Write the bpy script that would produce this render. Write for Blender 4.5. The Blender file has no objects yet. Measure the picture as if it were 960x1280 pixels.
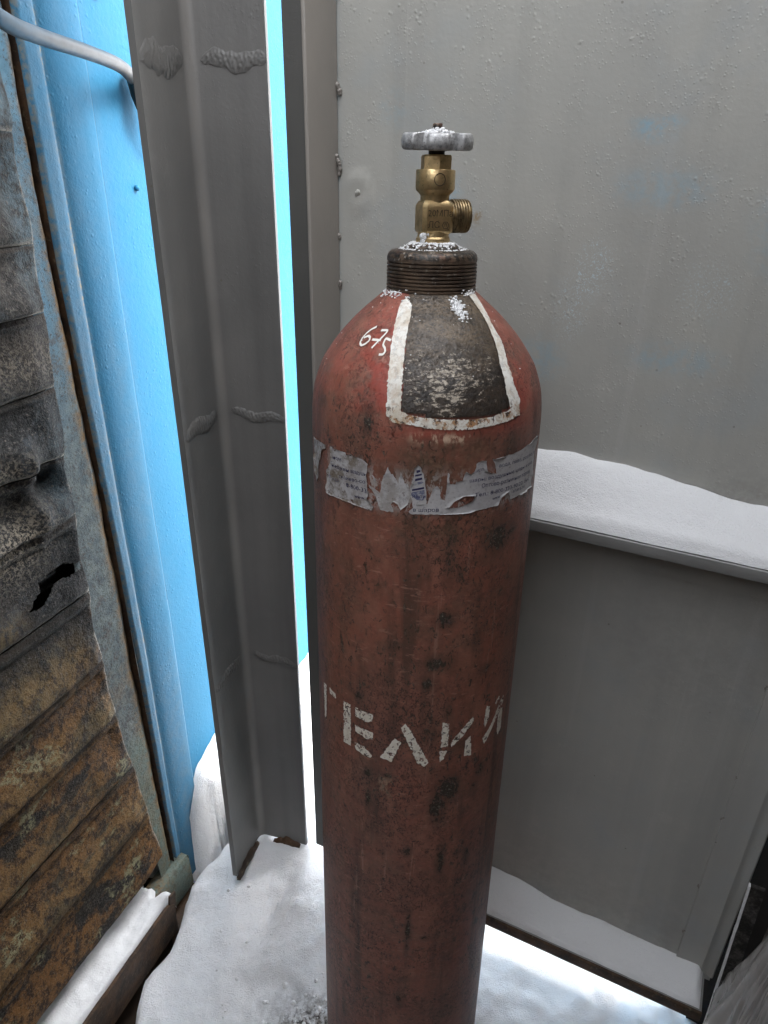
import bpy, bmesh, math, random
import numpy as np
from mathutils import Matrix, Vector, noise as mnoise
from mathutils.geometry import tessellate_polygon

random.seed(7); np.random.seed(7)
S = bpy.context.scene
COL = S.collection

# ------------------------------------------------------------------ camera
cam_data = bpy.data.cameras.new('camera')
cam_data.sensor_fit = 'VERTICAL'; cam_data.sensor_height = 36.0
cam_data.lens = 887.0 / 1280.0 * 36.0
cam_data.clip_start = 0.02; cam_data.clip_end = 500.0
cam = bpy.data.objects.new('camera', cam_data); COL.objects.link(cam)
CR = [[0.9998479, -0.0174392, 0.0], [0.0079921, 0.4582154, -0.8888052], [0.0155001, 0.8886701, 0.4582851]]
cam.matrix_world = Matrix([[*CR[0], 0.0], [*CR[1], 0.0], [*CR[2], 1.46215], [0, 0, 0, 1]])
S.camera = cam

# ------------------------------------------------------------------ world, sun, exposure
SUN_DIR = Vector((1.0, -0.02, 0.0)).normalized()         # horizontal direction towards the sun
SUN_EL = math.radians(50)
world = bpy.data.worlds.new('World'); S.world = world; world.use_nodes = True
wn = world.node_tree; wn.nodes.clear()
wo = wn.nodes.new('ShaderNodeOutputWorld'); bg = wn.nodes.new('ShaderNodeBackground')
sk = wn.nodes.new('ShaderNodeTexSky'); sk.sky_type = 'NISHITA'; sk.sun_disc = False
sk.sun_elevation = SUN_EL; sk.sun_rotation = math.atan2(SUN_DIR.x, SUN_DIR.y)
sk.air_density = 1.0; sk.dust_density = 3.0; sk.ozone_density = 1.0
hs = wn.nodes.new('ShaderNodeHueSaturation'); hs.inputs['Saturation'].default_value = 0.16
wn.links.new(sk.outputs[0], hs.inputs['Color']); wn.links.new(hs.outputs[0], bg.inputs[0])
bg.inputs[1].default_value = 0.15
wn.links.new(bg.outputs[0], wo.inputs[0])
sun_data = bpy.data.lights.new('sun', 'SUN'); sun_data.energy = 0.5; sun_data.angle = math.radians(15)
sun_data.color = (1.0, 0.96, 0.9)
sun = bpy.data.objects.new('sun', sun_data); COL.objects.link(sun)
sd = Vector((SUN_DIR.x * math.cos(SUN_EL), SUN_DIR.y * math.cos(SUN_EL), math.sin(SUN_EL)))
sun.rotation_euler = sd.to_track_quat('Z', 'Y').to_euler(); sun.location = (2, 3, 6)
S.view_settings.view_transform = 'Standard'; S.view_settings.look = 'None'
S.view_settings.gamma = 1.0; S.view_settings.exposure = 3.3

# ------------------------------------------------------------------ measured marks (angle round the cylinder, height up it)
STRIPS = [[(-0.543,1.3477),(-0.376,1.3426),(-0.331,1.3327),(-0.31,1.3196),(-0.287,1.3055),(-0.266,1.2904),(-0.251,1.2663),(-0.235,1.2638),(-0.317,1.2586),(-0.361,1.2607),(-0.382,1.2814),(-0.413,1.2989),(-0.463,1.3159),(-0.525,1.331),(-0.601,1.3432)],[(-0.251,1.2652),(-0.173,1.2632),(-0.029,1.2618),(0.093,1.2608),(0.283,1.2599),(0.444,1.2602),(0.629,1.2627),(0.668,1.2652),(0.773,1.2652),(0.781,1.2571),(0.544,1.2533),(0.396,1.2525),(0.284,1.2518),(0.136,1.2521),(-0.026,1.2531),(-0.148,1.2554),(-0.294,1.2563),(-0.338,1.2584)],[(0.856,1.3502),(1.151,1.3497),(1.033,1.3425),(0.869,1.3283),(0.853,1.3163),(0.767,1.299),(0.755,1.2827),(0.796,1.2702),(0.773,1.2647),(0.668,1.2643),(0.662,1.2681),(0.646,1.28),(0.662,1.3001),(0.745,1.3192),(0.805,1.3336),(0.853,1.3452)]]
BARE = [(-0.55,1.3525),(0.977,1.352),(0.811,1.3326),(0.745,1.3192),(0.679,1.2999),(0.675,1.2669),(0.629,1.2632),(0.444,1.2606),(0.261,1.2602),(0.093,1.261),(-0.029,1.262),(-0.246,1.2652),(-0.266,1.2904),(-0.3,1.3149)]
D675 = [[(-0.755,1.3246),(-0.809,1.3224),(-0.85,1.3189),(-0.865,1.3147),(-0.854,1.3113),(-0.815,1.3097),(-0.772,1.3114),(-0.744,1.3142),(-0.756,1.3166),(-0.796,1.3174),(-0.844,1.3154)],[(-0.66,1.3227),(-0.563,1.3234),(-0.584,1.32),(-0.632,1.3141),(-0.666,1.3094)],[(-0.713,1.3153),(-0.598,1.3158)],[(-0.479,1.3166),(-0.55,1.3178),(-0.55,1.3129),(-0.512,1.3108),(-0.495,1.3084),(-0.509,1.3061),(-0.552,1.3057)]]
LETTERS = [[[(-1.139,0.9483),(-1.068,0.9502),(-1.089,0.9013),(-1.129,0.9024)],[(-1.003,0.9522),(-0.889,0.9512),(-0.89,0.9455),(-0.999,0.9447)]],[[(-0.772,0.9506),(-0.682,0.9513),(-0.679,0.8974),(-0.776,0.8967)],[(-0.622,0.9512),(-0.603,0.9515),(-0.433,0.9506),(-0.438,0.9422),(-0.5,0.9387),(-0.622,0.9401)],[(-0.629,0.9285),(-0.431,0.9279),(-0.43,0.9195),(-0.487,0.9169),(-0.622,0.9204)],[(-0.629,0.9057),(-0.534,0.906),(-0.439,0.8984),(-0.45,0.8942),(-0.533,0.8937),(-0.622,0.8973)]],[[(-0.218,0.928),(-0.157,0.9237),(-0.243,0.8962),(-0.355,0.899)],[(-0.166,0.9422),(-0.123,0.9483),(-0.09,0.9433),(0.006,0.9218),(0.105,0.8988),(0.066,0.8933),(-0.007,0.8991),(-0.073,0.9185)]],[[(0.216,0.9491),(0.279,0.9467),(0.279,0.9172),(0.21,0.9166)],[(0.204,0.9125),(0.276,0.9116),(0.249,0.9016),(0.209,0.8981)],[(0.527,0.9476),(0.538,0.9408),(0.434,0.9264),(0.317,0.9155),(0.308,0.9221),(0.395,0.9334)],[(0.514,0.923),(0.541,0.8959),(0.459,0.8982),(0.457,0.9184)]],[[(0.689,0.9533),(0.738,0.9491),(0.734,0.9339),(0.688,0.9246),(0.67,0.9306),(0.682,0.9453)],[(0.968,0.9489),(0.975,0.9406),(0.844,0.924),(0.703,0.9013),(0.667,0.9108),(0.775,0.9228),(0.91,0.9466)],[(0.93,0.9338),(0.973,0.9321),(0.979,0.904),(0.93,0.8989),(0.898,0.9056),(0.888,0.9267)],[(0.874,0.9545),(0.901,0.95),(0.833,0.9439),(0.813,0.9487)]]]
LABEL = [[(-1.314,1.2189),(-0.984,1.2215),(-0.99,1.2178),(-1.06,1.2143),(-1.115,1.202),(-1.146,1.2009),(-1.176,1.1784),(-1.229,1.1775),(-1.264,1.2014)],[(-0.921,1.222),(-0.732,1.222),(-0.718,1.2195),(-0.664,1.2221),(-0.553,1.2196),(-0.507,1.2167),(-0.517,1.2073),(-0.505,1.1959),(-0.493,1.1892),(-0.504,1.1842),(-0.447,1.1796),(-0.458,1.1751),(-0.503,1.1746),(-0.693,1.1765),(-0.977,1.175),(-0.985,1.1847),(-0.97,1.1974),(-0.909,1.2091)],[(-0.461,1.2085),(-0.433,1.2056),(-0.43,1.2016),(-0.45,1.2041)],[(-0.375,1.2067),(-0.355,1.2105),(-0.335,1.2175),(-0.324,1.2143),(-0.308,1.2112),(-0.293,1.2114),(-0.262,1.2061),(-0.251,1.2029),(-0.229,1.2145),(-0.213,1.209),(-0.202,1.2046),(-0.173,1.2037),(-0.157,1.1993),(-0.141,1.1949),(-0.167,1.1853),(-0.226,1.1788),(-0.247,1.1844),(-0.278,1.1863),(-0.303,1.1835),(-0.281,1.1768),(-0.328,1.176),(-0.392,1.1772),(-0.414,1.1838),(-0.437,1.1893),(-0.482,1.1953),(-0.494,1.1985),(-0.394,1.1925),(-0.384,1.2008)],[(-0.128,1.2188),(-0.101,1.2218),(-0.076,1.2197),(-0.054,1.2125),(-0.039,1.2035),(-0.026,1.1955),(-0.025,1.1857),(-0.028,1.1792),(-0.066,1.1765),(-0.13,1.176),(-0.16,1.1783),(-0.127,1.1822),(-0.139,1.1902),(-0.156,1.1982),(-0.144,1.2063),(-0.126,1.2109)],[(-0.114,1.1782),(-0.103,1.1859),(-0.015,1.1863),(0.019,1.2002),(0.051,1.2037),(0.077,1.2002),(0.086,1.191),(0.121,1.1897),(0.125,1.2024),(0.131,1.2148),(0.144,1.2137),(0.148,1.2052),(0.193,1.2043),(0.202,1.2066),(0.248,1.2068),(0.273,1.2156),(0.312,1.2124),(0.342,1.2138),(0.361,1.2181),(0.359,1.2209),(0.39,1.2233),(0.44,1.2232),(0.453,1.2139),(0.491,1.211),(0.554,1.2092),(0.521,1.2184),(0.492,1.2235),(0.591,1.2237),(0.717,1.224),(0.815,1.2244),(0.908,1.2266),(1.053,1.2294),(1.136,1.2302),(1.148,1.2205),(1.096,1.2149),(1.103,1.205),(1.09,1.1943),(1.097,1.1841),(1.082,1.1809),(0.953,1.1807),(0.742,1.1802),(0.7,1.1887),(0.644,1.1866),(0.584,1.1785),(0.447,1.1779),(0.281,1.1768),(0.127,1.1766),(-0.011,1.1767),(-0.09,1.1763)]]
LHOLE = [(0.147,1.1821),(0.192,1.1882),(0.261,1.1923),(0.357,1.1929),(0.339,1.1879),(0.298,1.1849),(0.226,1.1827)]
TEXTS = [('испол', (0.364, 1.2135), (0.464, 1.2149), 0.0034), ('вода, пиво, розлив и', (0.574, 1.2145), (1.083, 1.2135), 0.0035), ('шары, воздушные шары и акс', (0.311, 1.205), (1.052, 1.2052), 0.0035), ('Оптово-розничная торгов', (0.419, 1.1987), (1.025, 1.1972), 0.0038), ('Тел.: 8-800-333-90-22, бес', (0.364, 1.1908), (1.023, 1.1899), 0.0038), ('www.', (0.532, 1.1847), (0.617, 1.1855), 0.0036), ('-shara.ru', (0.743, 1.1859), (0.943, 1.1853), 0.0038), ('воздушн', (-0.671, 1.2048), (-0.523, 1.2054), 0.0037), ('гелиево-со', (-0.801, 1.1959), (-0.528, 1.1983), 0.0036), ('8-800-33', (-0.72, 1.1904), (-0.516, 1.19), 0.004), ('www.', (-0.632, 1.1825), (-0.527, 1.183), 0.0036), ('пном', (-0.908, 1.2115), (-0.776, 1.2127), 0.0034), ('тивли', (-0.159, 1.1918), (-0.033, 1.1921), 0.0032), ('в шаров', (-0.126, 1.1789), (0.076, 1.1796), 0.0037), ('надувн', (-0.901, 1.204), (-0.691, 1.2046), 0.0034), ('Тор', (-0.952, 1.1908), (-0.81, 1.1915), 0.0034)]
TOWER = [[(-0.111,1.2167),(-0.085,1.2174),(-0.08,1.2157),(-0.108,1.2142)],[(-0.119,1.2127),(-0.069,1.2141),(-0.067,1.2127),(-0.12,1.211)],[(-0.135,1.2086),(-0.063,1.2108),(-0.06,1.2091),(-0.138,1.2061)],[(-0.139,1.2052),(-0.055,1.2074),(-0.052,1.2057),(-0.141,1.2023)],[(-0.14,1.1995),(-0.041,1.2024),(-0.038,1.2007),(-0.138,1.1978)],[(-0.151,1.1965),(-0.04,1.1995),(-0.035,1.1932),(-0.051,1.1897),(-0.1,1.19),(-0.14,1.1937)]]
STAINS = [(0.622,1.1456,0.0184,0.0189,1),(0.811,1.1491,0.0074,0.0105,0.8),(0.19,1.1396,0.0092,0.042,0.7),(0.463,1.1271,0.0276,0.0063,0.5),(0.171,1.0691,0.0129,0.0126,0.9),(-0.231,1.0381,0.011,0.0084,0.7),(0.158,1.02,0.0184,0.0105,0.9),(0.061,0.9972,0.0092,0.0105,0.8),(0.63,1.0019,0.011,0.0084,0.8),(0.489,1.0401,0.0074,0.0168,0.6),(-0.333,0.9966,0.0166,0.0084,0.5),(-0.592,0.9667,0.0092,0.0063,0.8),(0.313,0.8598,0.0184,0.0231,1),(0.203,0.8345,0.011,0.0262,1),(0.68,0.8698,0.011,0.0147,0.8),(0.615,0.8456,0.0092,0.021,0.6),(-0.489,0.8725,0.0064,0.0084,1),(-0.477,0.8338,0.0046,0.021,0.9),(-0.274,0.8761,0.0092,0.0042,1),(0.281,0.755,0.0074,0.0315,0.9),(-0.06,0.7713,0.0064,0.0095,1),(0.459,0.7583,0.0055,0.0052,1),(0.588,0.7452,0.0074,0.021,0.8),(-0.312,0.7633,0.0046,0.0052,0.9),(-0.018,0.6483,0.0046,0.042,0.8),(0.16,0.6287,0.0064,0.0063,0.8),(-0.09,0.5149,0.0092,0.021,0.7),(-0.037,0.5542,0.023,0.0052,0.6),(-0.281,0.6691,0.0129,0.0042,0.7),(-0.618,0.6674,0.0129,0.0052,0.7),(-0.517,1.2551,0.0074,0.0168,0.9),(-1.06,1.2603,0.0129,0.0084,0.6),(-0.749,1.2399,0.0276,0.021,0.4),(-0.114,1.2151,0.0552,0.0231,0.55),(0.03,1.2368,0.046,0.0147,0.5),(0.376,1.2453,0.0276,0.0189,0.5),(0.705,1.2292,0.0166,0.0147,0.6),(0.284,1.1183,0.0055,0.0126,0.7),(-0.068,1.171,0.011,0.0084,0.5),(-0.995,1.1126,0.0276,0.0105,0.35),(0.261,0.961,0.0074,0.021,0.6),(0.744,0.941,0.0074,0.0147,0.5),(0.471,0.8132,0.0037,0.0315,0.6),(0.468,0.5753,0.0046,0.0315,0.5),(-0.229,0.6227,0.0092,0.0126,0.3),(0.123,0.9329,0.011,0.0147,0.6),(0.45,0.9143,0.0129,0.0105,0.6)]
SMEAR = [(-0.143,1.2429),(0.098,1.2447),(0.308,1.2471),(0.018,1.2432)]

# ------------------------------------------------------------------ helpers
def sstep(a, b, x):
    t = np.clip((np.asarray(x, float) - a) / (b - a), 0, 1); return t * t * (3 - 2 * t)

_rng = np.random.RandomState(3)
_LAT = _rng.rand(256, 256)
def vn(x, y, seed=0):
    """smooth value noise on arrays, 0..1"""
    x = np.asarray(x, float) + seed * 17.31; y = np.asarray(y, float) + seed * 9.77
    xi = np.floor(x).astype(int); yi = np.floor(y).astype(int)
    fx = x - xi; fy = y - yi; fx = fx * fx * (3 - 2 * fx); fy = fy * fy * (3 - 2 * fy)
    g = lambda a, b: _LAT[a % 256, b % 256]
    return (g(xi, yi) * (1 - fx) + g(xi + 1, yi) * fx) * (1 - fy) + (g(xi, yi + 1) * (1 - fx) + g(xi + 1, yi + 1) * fx) * fy
def fbm(x, y, oct=4, seed=0):
    a, s, t = 0.5, 0.0, 0.0
    for i in range(oct):
        s = s + a * vn(np.asarray(x) * 2 ** i, np.asarray(y) * 2 ** i, seed + i * 3); t += a; a *= 0.5
    return s / t
def inpoly(px, py, poly):
    px = np.asarray(px, float); py = np.asarray(py, float); r = np.zeros(px.shape, bool)
    n = len(poly); j = n - 1
    for i in range(n):
        xi, yi = poly[i]; xj, yj = poly[j]
        if yi != yj:
            c = ((yi > py) != (yj > py)) & (px < (xj - xi) * (py - yi) / (yj - yi) + xi)
            r ^= c
        j = i
    return r

def link(o, parent=None):
    COL.objects.link(o)
    if parent is not None: o.parent = parent
    return o
def empty(name, loc, label=None, cat=None, rot=None, group=None):
    o = bpy.data.objects.new(name, None); COL.objects.link(o); o.empty_display_size = 0.05
    if rot is not None: o.matrix_world = Matrix.Translation(loc) @ rot.to_4x4()
    else: o.location = loc
    tag(o, label, cat, group); return o
def tag(o, label=None, cat=None, group=None, kind=None):
    if label: o['label'] = label
    if cat: o['category'] = cat
    if group: o['group'] = group
    if kind: o['kind'] = kind
    return o
def mesh(name, verts, faces, mat, parent=None, smooth=True, loc=None, sharp=None):
    m = bpy.data.meshes.new(name); m.from_pydata([tuple(v) for v in verts], [], [tuple(f) for f in faces]); m.update()
    if smooth:
        m.polygons.foreach_set('use_smooth', [True] * len(m.polygons))
        if sharp: m.set_sharp_from_angle(angle=math.radians(sharp))
    if mat: m.materials.append(mat)
    o = bpy.data.objects.new(name, m); link(o, parent)
    if loc is not None: o.location = loc
    return o
def attr(o, name, vals):
    a = o.data.attributes.new(name, 'FLOAT', 'POINT'); a.data.foreach_set('value', np.asarray(vals, np.float32).ravel())
class MB:
    def __init__(s): s.v = []; s.f = []
    def add(s, vs, fs):
        b = len(s.v); s.v += [tuple(v) for v in vs]; s.f += [tuple(i + b for i in f) for f in fs]; return s
    def box(s, x0, x1, y0, y1, z0, z1):
        return s.add([(x0, y0, z0), (x1, y0, z0), (x1, y1, z0), (x0, y1, z0), (x0, y0, z1), (x1, y0, z1), (x1, y1, z1), (x0, y1, z1)],
                     [(3, 2, 1, 0), (4, 5, 6, 7), (0, 1, 5, 4), (1, 2, 6, 5), (2, 3, 7, 6), (3, 0, 4, 7)])
    def prism(s, poly, z0, z1, axis='z'):
        n = len(poly); vs = []
        for z in (z0, z1):
            for a, b in poly: vs.append((a, b, z) if axis == 'z' else ((z, a, b) if axis == 'x' else (a, z, b)))
        tr = tessellate_polygon([[Vector((a, b, 0)) for a, b in poly]])
        fs = [(i, (i + 1) % n, (i + 1) % n + n, i + n) for i in range(n)]
        fs += [tuple(reversed(t)) for t in tr] + [tuple(i + n for i in t) for t in tr]
        return s.add(vs, fs)
    def grid(s, P, wrap=False):
        """P: array (n, m, 3)"""
        n, m = P.shape[:2]; b = len(s.v); s.v += [tuple(p) for p in P.reshape(-1, 3)]
        for i in range(n - 1):
            for j in range(m if wrap else m - 1):
                j2 = (j + 1) % m
                s.f.append((b + i * m + j, b + i * m + j2, b + (i + 1) * m + j2, b + (i + 1) * m + j))
        return s
    def lathe(s, prof, n=48, c=(0, 0), cap0=True, cap1=True, rfun=None):
        b = len(s.v); m = len(prof)
        for r, z in prof:
            for k in range(n):
                a = 2 * math.pi * k / n; rr = r * (rfun(a) if rfun else 1)
                s.v.append((c[0] + rr * math.sin(a), c[1] - rr * math.cos(a), z))
        for i in range(m - 1):
            for k in range(n):
                k2 = (k + 1) % n
                s.f.append((b + i * n + k, b + i * n + k2, b + (i + 1) * n + k2, b + (i + 1) * n + k))
        if cap0: s.f.append(tuple(b + k for k in reversed(range(n))))
        if cap1: s.f.append(tuple(b + (m - 1) * n + k for k in range(n)))
        return s
    def tube(s, pts, r, n=12, caps=True):
        pts = [Vector(p) for p in pts]; rs = r if isinstance(r, (list, tuple)) else [r] * len(pts)
        b = len(s.v); up = None
        for i, p in enumerate(pts):
            t = (pts[min(i + 1, len(pts) - 1)] - pts[max(i - 1, 0)]).normalized()
            if up is None: up = Vector((0, 0, 1)) if abs(t.z) < 0.9 else Vector((1, 0, 0))
            x = t.cross(up).normalized(); up = x.cross(t).normalized()
            for k in range(n):
                a = 2 * math.pi * k / n; s.v.append(tuple(p + (x * math.cos(a) + up * math.sin(a)) * rs[i]))
        for i in range(len(pts) - 1):
            for k in range(n):
                k2 = (k + 1) % n; s.f.append((b + i * n + k, b + i * n + k2, b + (i + 1) * n + k2, b + (i + 1) * n + k))
        if caps: s.f.append(tuple(b + k for k in reversed(range(n)))); s.f.append(tuple(b + (len(pts) - 1) * n + k for k in range(n)))
        return s
    def blob(s, c, r, seed=0, flat=1.0, n=8, amp=0.35):
        P = np.zeros((n, n + 4, 3)); rr = random.Random(seed)
        for i in range(n):
            th = math.pi * (i + 0.02) / (n - 0.96)
            for j in range(n + 4):
                ph = 2 * math.pi * j / (n + 4); d = Vector((math.sin(th) * math.cos(ph), math.sin(th) * math.sin(ph), math.cos(th)))
                q = r * (1 + amp * mnoise.noise(d * 1.7 + Vector((seed * 3.1, seed * 1.7, 0))))
                P[i, j] = (c[0] + d.x * q, c[1] + d.y * q, c[2] + d.z * q * flat)
        return s.grid(P[::-1], wrap=True)
    def build(s, name, mat, parent=None, smooth=True, sharp=None, loc=None):
        return mesh(name, s.v, s.f, mat, parent, smooth, loc, sharp)
def bevel(o, w=0.002, seg=2, ang=35):
    bm = bmesh.new(); bm.from_mesh(o.data)
    es = [e for e in bm.edges if len(e.link_faces) == 2 and e.calc_face_angle(0) > math.radians(ang)]
    bmesh.ops.bevel(bm, geom=es, offset=w, segments=seg, affect='EDGES', profile=0.6)
    bm.to_mesh(o.data); bm.free()
    o.data.polygons.foreach_set('use_smooth', [True] * len(o.data.polygons)); o.data.set_sharp_from_angle(angle=math.radians(40))
    return o

# ------------------------------------------------------------------ materials
class NT:
    def __init__(s, name):
        s.m = bpy.data.materials.new(name); s.m.use_nodes = True; s.t = s.m.node_tree; s.n = s.t.nodes; s.n.clear()
        s.out = s.n.new('ShaderNodeOutputMaterial'); s.bs = s.n.new('ShaderNodeBsdfPrincipled')
        s.t.links.new(s.bs.outputs[0], s.out.inputs[0]); s.tc = s.n.new('ShaderNodeTexCoord'); s.P = s.tc.outputs['Object']
    def L(s, a, b): s.t.links.new(a, b)
    def put(s, sock, v):
        if isinstance(v, bpy.types.NodeSocket): s.L(v, sock)
        elif isinstance(v, (tuple, list)) and len(v) == 3 and sock.type == 'RGBA': sock.default_value = (*v, 1)
        else: sock.default_value = v
    def sc(s, k, v=None):
        n = s.n.new('ShaderNodeVectorMath'); n.operation = 'MULTIPLY'; s.put(n.inputs[0], v or s.P); n.inputs[1].default_value = k; return n.outputs[0]
    def noise(s, scale, detail=4, rough=0.55, dist=0.0, v=None):
        n = s.n.new('ShaderNodeTexNoise'); s.put(n.inputs['Vector'], v or s.P); n.inputs['Scale'].default_value = scale
        n.inputs['Detail'].default_value = detail; n.inputs['Roughness'].default_value = rough; n.inputs['Distortion'].default_value = dist; return n.outputs['Fac']
    def vor(s, scale, v=None, feat='F1', rnd=1.0):
        n = s.n.new('ShaderNodeTexVoronoi'); n.feature = feat; s.put(n.inputs['Vector'], v or s.P); n.inputs['Scale'].default_value = scale
        n.inputs['Randomness'].default_value = rnd; return n.outputs['Distance']
    def m_(s, op, a, b=0.0, c=None, clamp=False):
        n = s.n.new('ShaderNodeMath'); n.operation = op; n.use_clamp = clamp; s.put(n.inputs[0], a); s.put(n.inputs[1], b)
        if c is not None: s.put(n.inputs[2], c)
        return n.outputs[0]
    def thr(s, x, lo, hi):
        n = s.n.new('ShaderNodeMapRange'); n.interpolation_type = 'SMOOTHSTEP'; s.put(n.inputs['Value'], x)
        n.inputs['From Min'].default_value = lo; n.inputs['From Max'].default_value = hi; return n.outputs[0]
    def mix(s, f, a, b):
        n = s.n.new('ShaderNodeMix'); n.data_type = 'RGBA'; s.put(n.inputs[0], f); s.put(n.inputs[6], a); s.put(n.inputs[7], b); return n.outputs[2]
    def fmix(s, f, a, b):
        n = s.n.new('ShaderNodeMix'); n.data_type = 'FLOAT'; s.put(n.inputs[0], f); s.put(n.inputs[2], a); s.put(n.inputs[3], b); return n.outputs[0]
    def attr(s, name):
        n = s.n.new('ShaderNodeAttribute'); n.attribute_name = name; return n.outputs['Fac']
    def xyz(s, v=None):
        n = s.n.new('ShaderNodeSeparateXYZ'); s.put(n.inputs[0], v or s.P); return n.outputs
    def bump(s, h, dist=0.001, strength=1.0):
        n = s.n.new('ShaderNodeBump'); s.put(n.inputs['Height'], h); n.inputs['Distance'].default_value = dist; n.inputs['Strength'].default_value = strength
        s.L(n.outputs[0], s.bs.inputs['Normal'])
    def done(s, col, rough=0.5, metal=0.0, spec=None):
        s.put(s.bs.inputs['Base Color'], col); s.put(s.bs.inputs['Roughness'], rough); s.put(s.bs.inputs['Metallic'], metal)
        if spec is not None: s.put(s.bs.inputs['Specular IOR Level'], spec)
        return s.m

def red_paint(t):
    """weathered red-brown paint: returns colour, chip mask"""
    V = t.sc((1, 1, 0.35))
    a = t.thr(t.noise(7, 3), 0.35, 0.65)
    col = t.mix(a, (0.27, 0.095, 0.063), (0.215, 0.091, 0.064))
    col = t.mix(t.m_('MULTIPLY', t.thr(t.noise(24, 5, 0.7, 0.5), 0.45, 0.68), 0.75), col, (0.185, 0.100, 0.072))
    col = t.mix(t.m_('MULTIPLY', t.thr(t.noise(85, 5, 0.75), 0.48, 0.66), 0.6), col, (0.105, 0.055, 0.040))
    col = t.mix(t.m_('MULTIPLY', t.thr(t.noise(190, 4, 0.75), 0.5, 0.66), 0.5), col, (0.34, 0.13, 0.095))
    streak = t.thr(t.noise(38, 4, 0.6, 0.3, t.sc((1, 1, 0.09))), 0.50, 0.72)
    col = t.mix(t.m_('MULTIPLY', t.thr(t.noise(30, 5, 0.7, 0.2, t.sc((1, 1, 0.5))), 0.46, 0.66), 0.5), col, (0.33, 0.145, 0.10))
    col = t.mix(t.m_('MULTIPLY', streak, 0.78), col, (0.075, 0.043, 0.032))
    scr = t.thr(t.noise(60, 5, 0.7, 0.4, t.sc((1, 1, 4.0))), 0.60, 0.65)
    col = t.mix(t.m_('MULTIPLY', scr, 0.5), col, (0.42, 0.22, 0.165))
    sc2 = t.thr(t.noise(70, 5, 0.7, 0.2, t.sc((1, 1, 0.06))), 0.63, 0.67)
    col = t.mix(t.m_('MULTIPLY', sc2, 0.5), col, (0.40, 0.22, 0.17))
    c2 = t.m_('MULTIPLY', t.thr(t.noise(150, 5, 0.75, 0.6, t.sc((1, 1, 0.5))), 0.575, 0.605), t.thr(t.noise(9, 3, 0.6, 0, t.sc((1, 1, 0.4))), 0.42, 0.55))
    col = t.mix(t.m_('MULTIPLY', c2, 0.9), col, t.mix(t.thr(t.noise(350), 0.5, 0.56), (0.028, 0.022, 0.018), (0.11, 0.09, 0.07)))
    gz = t.m_('MULTIPLY', t.thr(t.noise(400, 4, 0.75, 1.0, t.sc((1, 1, 0.65))), 0.54, 0.585), t.thr(t.noise(11, 5, 0.7), 0.43, 0.56))
    col = t.mix(t.m_('MULTIPLY', gz, 0.88), col, (0.028, 0.021, 0.017))
    lt = t.thr(t.noise(700, 2, 0.5, 0.0, t.sc((1, 1, 0.8))), 0.68, 0.74)
    col = t.mix(t.m_('MULTIPLY', lt, 0.5), col, (0.33, 0.22, 0.17))
    return col, gz
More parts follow.
